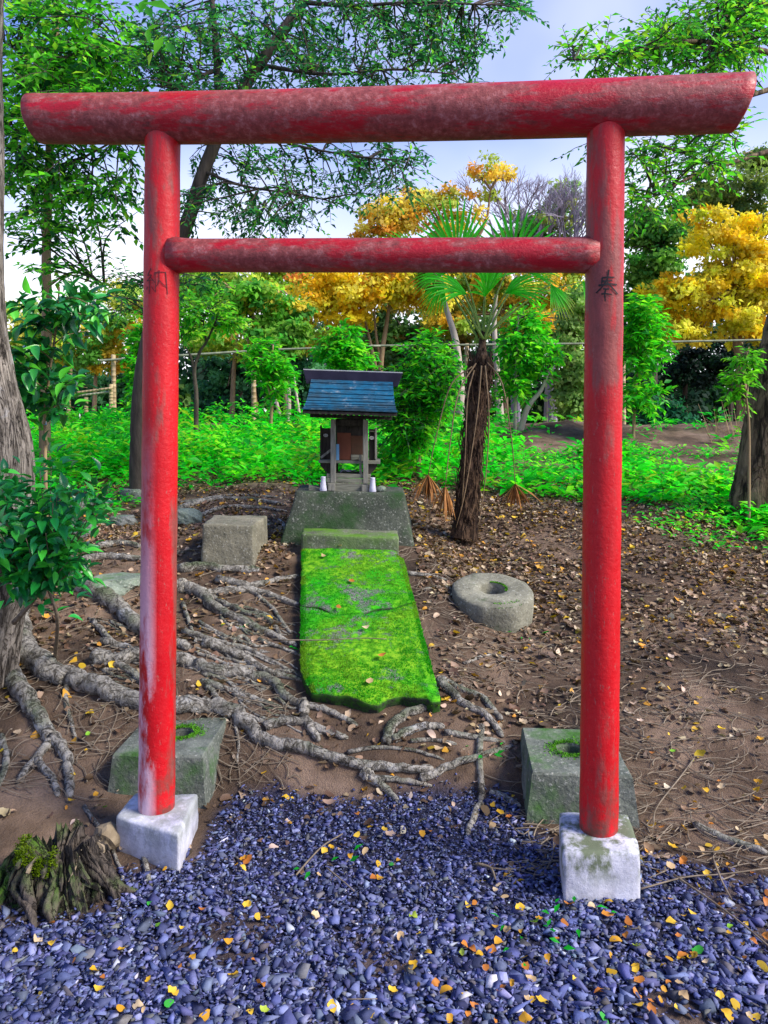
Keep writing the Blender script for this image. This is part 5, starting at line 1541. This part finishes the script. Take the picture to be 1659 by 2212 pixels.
far_tree('green_tree', 'soft sage green tree hanging low between palm and post', 16, [(1235, 790, 50, 60), (1240, 860, 40, 50), (1215, 720, 55, 40), (1260, 660, 50, 40)], [(.26, .44, .11), (.42, .58, .18), (.16, .30, .07)], 8500, .12, [((1235, 960), (1240, 860), (1238, 740), 8)], M['tan_bark'])
far_tree('dark_tree', 'deep shade-coloured evergreen tree in the gap beyond the bank at right', 24, [(1470, 800, 80, 60), (1540, 770, 80, 60), (1440, 880, 60, 50), (1400, 820, 60, 60), (1600, 780, 60, 70)], [(.010, .035, .022), (.02, .07, .035), (.006, .018, .016)], 8000, .15, [((1480, 960), (1480, 840), (1485, 760), 8), ((1580, 960), (1578, 860), (1582, 760), 6)], M['branch'])  # near-black leaf colours put the gap's deep shade into the foliage
far_tree('green_tree', 'blue-green low tree beyond the bank right of the post marked 奉', 17, [(1430, 895, 50, 35), (1400, 860, 45, 40), (1470, 915, 35, 20)], [(.012, .10, .05), (.02, .16, .07)], 3500, .11, [((1430, 960), (1430, 900), (1425, 860), 5)], M['branch'], clump=.3)
far_tree('green_tree', 'yellow-green tree above the fence between the post and shrine', 15.5, [(540, 640, 85, 45), (460, 640, 60, 40), (620, 680, 60, 45), (580, 720, 60, 30), (500, 690, 60, 35)], [(.18, .50, .05), (.36, .62, .07), (.09, .36, .05), (.70, .58, .06)], 6500, .13, [((625, 940), (612, 800), (600, 720), (590, 640), 6), ((610, 790), (560, 700), (520, 640), 5), ((560, 940), (545, 800), (530, 700), 4)], M['tan_bark'], [.34, .28, .26, .12])
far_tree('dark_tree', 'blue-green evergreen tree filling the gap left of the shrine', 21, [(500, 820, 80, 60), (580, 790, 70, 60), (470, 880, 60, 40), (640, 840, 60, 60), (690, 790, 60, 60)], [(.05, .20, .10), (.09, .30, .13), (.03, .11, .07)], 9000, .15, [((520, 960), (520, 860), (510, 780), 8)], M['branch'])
far_tree('green_tree', 'yellow-tinged tree left of the gate above the low fence', 20, [(200, 740, 75, 35), (260, 710, 60, 35), (130, 760, 60, 35), (230, 780, 60, 25)], [(.30, .54, .07), (.70, .64, .07), (.14, .40, .05), (.8, .50, .05)], 5200, .14, [((200, 960), (205, 850), (210, 750), 7)], M['tan_bark'])
far_tree('dark_tree', 'dark blue-green tree left of the gate behind the low fence', 22, [(200, 850, 90, 45), (290, 830, 60, 55), (120, 870, 60, 40), (40, 840, 70, 50)], [(.06, .24, .11), (.11, .34, .14), (.04, .13, .08)], 7000, .16, [((200, 960), (200, 900), (205, 850), 8)], M['branch'])
far_tree('dark_tree', 'brown-tinged evergreen behind the golden stems above the shrine', 22, [(870, 700, 90, 50), (930, 760, 80, 70), (800, 780, 80, 60), (860, 850, 90, 50), (990, 700, 60, 60)], [(.07, .15, .04), (.13, .28, .06), (.30, .20, .04)], 9500, .16, [((900, 960), (895, 860), (890, 760), 8)], M['branch'])
far_tree('pale_trunk_tree', 'pale-barked tree with leaning white stems behind the palm', 15, [(1010, 590, 70, 35, .6), (1080, 610, 50, 40, .6), (930, 590, 50, 40, .6)], [(.45, .40, .05), (.20, .38, .05), (.6, .38, .04)], 1800, .13, [((997, 930), (992, 820), (985, 740), (962, 660), (945, 600), 11), ((1083, 930), (1075, 820), (1068, 700), (1075, 600), 9), ((1003, 930), (1000, 830), (990, 740), 6)], M['pale_bark'])
far_tree('pale_trunk_tree', 'pair of pale curved trunks right of the fence post near the shrine', 14.6, [(610, 745, 45, 25, .6), (640, 720, 40, 25, .6)], [(.10, .34, .04), (.20, .42, .05)], 1500, .12, [((622, 930), (624, 860), (620, 800), (628, 740), 6), ((612, 930), (598, 870), (588, 820), 5), ((652, 930), (640, 850), (634, 800), 4)], M['pale_bark'])
far_tree('green_tree', 'glow-tinted yellow-green tree seen through the gate just under the tie beam', 19, [(430, 605, 70, 65), (520, 610, 85, 65), (610, 590, 85, 65), (690, 560, 60, 50, .5), (470, 730, 90, 50), (580, 740, 90, 50), (660, 730, 70, 50)], [(.34, .58, .08), (.55, .68, .10), (.20, .44, .07), (.80, .70, .10)], 13000, .13, [((500, 960), (505, 800), (520, 660), 7)], M['tan_bark'])  # background glow put into lighter leaf colours, here and in the amber tree below
far_tree('golden_tree', 'amber tree filling the view right behind the palm crown', 20.5, [(1030, 620, 80, 60), (1110, 640, 70, 60), (1180, 620, 70, 60), (960, 690, 70, 50), (1150, 700, 70, 50), (1240, 590, 50, 50)], [(.85, .62, .06), (.60, .60, .09), (.40, .52, .09), (.80, .50, .05)], 13000, .13, [((1090, 960), (1092, 820), (1088, 680), 8)], M['tan_bark'])
far_tree('green_tree', 'light green haze-tinted tree at far left above the low fence', 23, [(60, 690, 80, 50), (150, 680, 70, 45), (270, 650, 70, 50), (345, 650, 60, 80), (30, 760, 70, 50)], [(.34, .56, .14), (.50, .64, .16), (.70, .66, .12)], 9000, .15, [((150, 960), (152, 820), (150, 700), 7)], M['tan_bark'])  # lighter leaf colours stand for the haze and glow at left
# leafless tree
bare = thing('bare_tree', 'leafless purple-grey twiggy treetop beside the pale golden one', 'tree', P(1130, 960, 24), 'trees of the wood beyond the fence')
m = MB()
M['lilac_bark'] = mat_plain('lilac_grey_bark', (.20, .17, .22), (.34, .30, .38), 5)
Yq = 24
def grow(a, d, L, r_, lv):
    e = a + d * L
    m.tube([a, a.lerp(e, .5) + Vector((random.gauss(0, .04), random.gauss(0, .04), 0)) * L, e], [r_, r_ * .85, r_ * .65], 5 if lv < 2 else 3, cap=False)
    if lv >= 5: return
    for k in range(3 if lv < 4 else 2 + (random.random() < .6)):
        nd = (d + Vector((random.gauss(0, .42), random.gauss(0, .42), random.gauss(.12, .22)))).normalized()
        grow(a.lerp(e, random.uniform(.6, 1)), nd, L * random.uniform(.6, .82), r_ * .6, lv + 1)
for u, v in ((1110, 620), (1190, 640), (1225, 650)):
    a = P(u, v, Yq)
    m.tube([P(u + 5, 970, Yq), a.lerp(P(u, 800, Yq), .5), a], [.16, .13, .10], 7)
    for k in range(3): grow(a, Vector((random.gauss(0, .28), random.gauss(0, .28), 1)).normalized(), 1.45, .075, 0)
m.build('trunk', M['lilac_bark'], bare)
# the far wood as one mass, behind the single trees
pos, nn, cols = [], [], []
for q in range(640):
    u = random.uniform(-500, 2200)
    vt = np.interp(u, [-500, 0, 300, 420, 700, 900, 1250, 1400, 2200], [640, 720, 730, 700, 690, 700, 640, 600, 560])
    v = random.uniform(vt, 940) if q % 3 else random.uniform(820, 945); Y = random.uniform(29, 36)
    c = np.array(P(u, v, Y)[:])
    dd = unit(RNG.normal(0, 1, (110, 3)))
    pos.append(c + dd * random.uniform(.6, 1.3) * RNG.random((110, 1)) ** .5 * np.array([1.2, 1, .8])); nn.append(dd + np.array([0, -.2, .6]))
    cols.append(np.repeat(pal(1, [(.04, .11, .05), (.06, .18, .07), (.02, .06, .035), (.11, .22, .05)]), 110, 0))
pos = np.concatenate(pos); nn = np.concatenate(nn); cols = np.concatenate(cols) * RNG.uniform(.7, 1.3, (len(pos), 1))
ll = RNG.uniform(.2, .42, len(pos))
tag(leaves('far_forest', pos, RNG.normal(0, 1, pos.shape), nn, ll, ll * .7, cols, M['leaf_far'], None, LEAF4, 'stuff'), 'dark mass of the far wood closing the view', 'forest')
pos, nn, cols = [], [], []
M['far_trunk'] = M['branch']

# ------------------------------------------------------------------ weeds
pos, dd, nn, ll, cc = [], [], [], [], []
def weed(x, y, h, n_, L, tint):
    z = float(ground_z(x, y))
    for k in range(n_):
        t = random.random() ** .7
        a = random.uniform(0, 2 * math.pi); rr = random.uniform(0, .09) + .05 * t
        pos.append((x + rr * math.cos(a), y + rr * math.sin(a), z + .01 + h * t))
        dd.append((math.cos(a), math.sin(a), random.uniform(-.35, .75))); nn.append((random.gauss(0, .3), random.gauss(-.15, .3), 1))
        ll.append(L * random.uniform(.6, 1.3)); cc.append(tint)
WT = np.array([(0.02, .66, .02), (.04, .76, .02), (.012, .46, .025), (.10, .80, .03), (.24, .76, .03)])
cnt = 0
while cnt < 6200:
    y = random.uniform(5.8, 13.0); x = random.uniform(-.62, .62) * y * 1.15
    u = CX + x / y * F; zz = float(ground_z(x, y)); v = VH + (CAMZ - zz) / y * F
    lim = np.interp(u, [-300, 90, 250, 400, 520, 620, 700, 880, 1000, 1100, 1300, 1400, 1500, 1660, 2000], [1120, 1120, 1095, 1072, 1066, 1062, 1056, 1060, 1062, 1068, 1075, 1090, 1125, 1175, 1200]) + 25 * float(fbm(x * 2, y * 2, 3))
    cnt += 1
    if v > lim: continue
    far = sstep(1030, 1150, u) * (1 - sstep(1700, 1800, u))
    if y > 9.6 and random.random() < far * .93: continue
    if 600 < u < 900 and y < 6.0: continue
    k = sstep(lim - 45, lim, v)
    sp_ = float(fbm(x * 1.1 + 50, y * 1.1, 3))
    if sp_ < -.38 and random.random() < .8: continue
    h = random.uniform(.10, .40) * (1 - .72 * k) * (1.25 if sp_ > .2 else .9) * (1 - .5 * far)
    weed(x, y, h, random.randint(7, 15) if random.random() > k * .7 else 4, random.uniform(.045, .085) if sp_ < -.05 else random.uniform(.08, .15), WT[RNG.integers(0, 5)] * random.uniform(.75, 1.3) * (np.array([1.6, .85, 1]) if sp_ > .25 else np.array([1, 1, 1])))
for q in range(130):     # stray seedlings towards the path
    u = random.choice((random.uniform(1150, 1700), random.uniform(1400, 1700))); v = random.uniform(1075, 1075 + 130 * sstep(1150, 1650, u))
    g = on_ground(u, v); weed(g.x, g.y, .04, 5, .05, WT[RNG.integers(0, 5)])
for u, v in ((1050, 1640), (620, 1405), (1485, 1190), (1130, 1382), (700, 1880), (1240, 1985), (1155, 2045), (1130, 2000), (520, 1360)):
    g = on_ground(u, v); weed(g.x, g.y, .03, 6, .03, WT[2])
ll = np.array(ll); cc = np.array(cc) * RNG.uniform(.7, 1.25, (len(cc), 1))
tag(leaves('weeds', pos, dd, nn, ll, ll * .42, np.clip(cc, 0, 1), M['leaf'], None, LEAF5, 'stuff'), 'low bright green weeds covering the ground beyond the shrine', 'weeds')
# dry stalks on the bank at right
m = MB()
for q in range(26):
    g = on_ground(random.uniform(1530, 1640), random.uniform(935, 960))
    m.tube([g, g + Vector((random.gauss(0, .12), random.gauss(0, .1), random.uniform(.2, .5)))], [.006, .002], 3)
tag(m.build('dry_stalks', M['tan_bark'], None, kind='stuff'), 'dry bare stalks on the bank before the dark wood', 'dry stalks')

# ------------------------------------------------------------------ leaf litter, twigs, fallen leaves
CURL = []
for k in range(9):
    n_ = 6; vs = []; fs = []
    bend, fold, wd = random.uniform(-.9, .9), random.uniform(-.2, 1.1), random.uniform(.26, .46)
    for i in range(n_ + 1):
        t = i / n_
        w = wd * math.sin(math.pi * min(1, .06 + t * .93)) ** .75 * (1 if i in (0, n_) else random.uniform(.78, 1.12))
        if i == n_: w *= .3
        y_ = t - .5; z_ = bend * y_ * y_
        x_ = .12 * math.sin(t * 3 + k)
        vs += [[x_ - w, y_ + random.uniform(-.03, .03), z_ + fold * w * random.uniform(.5, 1.2)], [x_, y_, z_], [x_ + w, y_ + random.uniform(-.03, .03), z_ + fold * w * random.uniform(.2, 1.1)]]
    for i in range(n_):
        a = i * 3; fs += [[a, a + 1, a + 4, a + 3], [a + 1, a + 2, a + 5, a + 4]]
    CURL.append((np.array(vs), np.array(fs)))
NLF = 105000
ly = 2.5 + 5.6 * RNG.random(NLF) ** .85; lx = RNG.uniform(-.62, .62, NLF) * ly * 1.1
lu = CX + lx / ly * F
dens = np.interp(lu, [-200, 300, 640, 900, 1150, 1400, 2000], [.8, .7, .75, .9, 1, 1, 1])
dens = dens * np.interp(ly, [2.5, 3.2, 3.9, 4.6, 5.5, 7.1], [.05, .09, .22, .75, 1, 1]) * (.35 + 1.5 * np.clip(fbm(lx * 2.3, ly * 2.3, 4) + .25, 0, 1))
kp_ = (RNG.random(NLF) < dens) & ~((lx > -.5 - (ly - 3.6) * .05) & (lx < .2) & (ly > 3.4) & (ly < 5.9) & (RNG.random(NLF) < .99))
lx, ly = lx[kp_], ly[kp_]
sz_ = np.clip(np.exp(RNG.normal(math.log(.027), .38, len(lx))), .010, .055)
lp = np.stack([lx, ly, ground_z(lx, ly) + .006 + RNG.random(len(lx)) * .008], 1)
lc = pal(len(lx), [(.14, .085, .05), (.27, .18, .11), (.42, .31, .20), (.09, .055, .035), (.52, .26, .03), (.60, .48, .34), (.65, .42, .03)], [.30, .24, .14, .20, .05, .04, .03], .3)
tag(mesh_obj('leaf_litter', scatter_mesh('leaf_litter', CURL, lp, rand_rot(len(lx), .9), np.repeat(sz_[:, None], 3, 1), lc), M['dry_leaf']), 'brown and tan leaf litter over the bare soil', 'leaf litter', kind='stuff')
# fallen leaves on and beside the gravel, one object each
FL = {'yellow': [(.62, .36, .02), (.68, .44, .04), (.55, .28, .02)], 'orange': [(.55, .20, .03), (.46, .16, .03)], 'tan': [(.48, .33, .17), (.58, .44, .27)], 'green': [(.20, .44, .03), (.04, .34, .04), (.36, .46, .05)]}
FLM = {}
for k, cs_ in FL.items():
    FLM[k] = []
    for c in cs_:
        for v, f in CURL[:8]:
            me = raw_mesh('fallen_leaf', v, f, np.repeat(np.array([c]), len(v), 0), True); me.materials.append(M['dry_leaf']); FLM[k].append(me)
LBL = {'yellow': 'curled yellow fallen leaf lying', 'orange': 'orange brown fallen leaf lying', 'tan': 'pale tan fallen leaf lying', 'green': 'still green fallen leaf lying'}
placed = 0
while placed < 240:
    v = 1560 + 660 * random.random() ** .9; u = random.uniform(-20, 1690)
    if random.random() < .35: u = random.uniform(1000, 1690)
    if (230 < u < 520 and 1540 < v < 1850) or (1110 < u < 1400 and 1550 < v < 1950) or (u < 250 and 1760 < v < 2000) or (520 < u < 1100 and 1600 < v < 1700): continue
    g = on_ground(u, v)
    k = random.choices(list(FL), [.56, .22, .14, .08])[0]
    o = bpy.data.objects.new('fallen_leaf', random.choice(FLM[k])); COL.objects.link(o)
    L = random.uniform(.016, .037)
    R_ = (Matrix.Rotation(random.uniform(0, 6.28), 4, 'Z') @ Matrix.Rotation(random.gauss(0, .35), 4, 'X') @ Matrix.Rotation(random.gauss(0, .35), 4, 'Y'))
    o.matrix_basis = Matrix.Translation(g + Vector((0, 0, .017))) @ R_ @ Matrix.Diagonal((L, L, L, 1))
    soft = float(gravel_amount(g.x, g.y)) < .5
    where = ('on gravel along the bottom edge' if v > 2120 else 'on gravel before the mossy white footing' if u > 1130 and v > 1930 else 'on soil right of the mossy white footing' if u > 1390 else
             'on soil among the roots' if soft and v < 1720 else 'on gravel by the rotten stump' if u < 420 else 'on gravel close below the root ledge' if v < 1800 else 'on open gravel between the two footings')
    tag(o, LBL[k] + ' ' + where, 'leaf', k + ' fallen leaves around the gate')
    placed += 1
# twigs
m = MB()
for q in range(1900):
    reg = random.random()
    if reg < .50: u, v = random.uniform(1100, 1690), random.uniform(1130, 1900)
    elif reg < .82: u, v = random.uniform(-20, 640), random.uniform(1130, 1720)
    else: u, v = random.uniform(860, 1120), random.uniform(1150, 1500)
    g = on_ground(u, v)
    L = random.uniform(.04, .22); a = random.gauss(0, .6) if random.random() < .7 else random.uniform(0, 3.14)
    d = Vector((math.cos(a), math.sin(a), 0)); bend = Vector((-d.y, d.x, 0)) * random.gauss(0, .12) * L * 2
    pts = []
    for t in (-.5, -.2, .2, .5):
        p = g + d * (L * t) + bend * (1 - 4 * t * t)
        pts.append(Vector((p.x, p.y, float(ground_z(p.x, p.y)) + .008 + random.random() * .008)))
    r_ = random.uniform(.0012, .0034)
    m.tube(smooth_path(pts, 2), lerp_list([r_, r_ * .5], 7), 4, cap=False)
tag(m.build('twig_litter', M['twig'], None, kind='stuff'), 'thin dry twigs strewn over the soil', 'twigs')
for pts, w, lb in (
    ([(1385, 1790), (1410, 1800), (1418, 1760), (1470, 1690), (1500, 1650)], 3.0, 'bent pale twig right of the mossy white footing'),
    ([(1385, 1935), (1480, 1910), (1560, 1905), (1659, 1890)], 3.2, 'long straight pale twig beyond the footing pointing to the frame edge'),
    ([(1455, 1905), (1540, 1965), (1600, 2010), (1659, 2060)], 4.2, 'forked grey twig slanting down to the right frame edge'),
    ([(1540, 1870), (1560, 1920), (1580, 1960)], 4.5, 'short stout straw-coloured stick crossing the long pale twig'),
    ([(640, 1905), (670, 1870), (700, 1840), (740, 1815)], 3.5, 'brown curved twig lying on the gravel in the middle'),
    ([(705, 1890), (735, 1915), (765, 1940)], 3.0, 'short pale twig beside the brown curved twig on gravel'),
    ([(750, 2178), (815, 2178)], 2.4, 'straight orange-brown stalk on gravel near the bottom edge'),
    ([(1030, 1880), (1060, 1890), (1070, 1915)], 5.0, 'dark arched root end poking from gravel left of the footing'),
    ([(600, 1392), (700, 1392), (780, 1388), (835, 1390)], 2.2, 'thin straight straw lying across the mossy slab')):
    wp = [on_ground(u, v) + Vector((0, 0, .022 if 'slab' not in lb else 0)) for u, v in pts]
    if 'slab' in lb:
        wp = []
        for u, v in pts:
            Y = slab_y(v); wp.append(P(u, v, Y) + Vector((0, 0, .022)))
    path = smooth_path(wp, 5)
    tag(MB().tube(path, [px(w, p.y) * .6 * (1 - .3 * i / len(path)) for i, p in enumerate(path)], 6, wob=.1).build('twig', M['twig'], None, True), lb, 'twig')
# leaves lying on the slab and step
for u, v, k in ((735, 1183, 'yellow'), (733, 1315, 'orange'), (790, 1360, 'tan'), (825, 1422, 'orange'), (800, 1478, 'tan'), (700, 1205, 'tan'), (760, 1260, 'orange')):
    Y = slab_y(v)
    o = bpy.data.objects.new('fallen_leaf', random.choice(FLM[k])); COL.objects.link(o)
    o.matrix_basis = Matrix.Translation(P(u, v, Y) + Vector((0, 0, .014))) @ Matrix.Rotation(.27, 4, 'X') @ Matrix.Rotation(random.uniform(0, 6), 4, 'Z') @ Matrix.Diagonal((.042, .042, .042, 1))
    tag(o, k + ' fallen leaf lying on the mossy slab', 'leaf', k + ' fallen leaves on the slab')
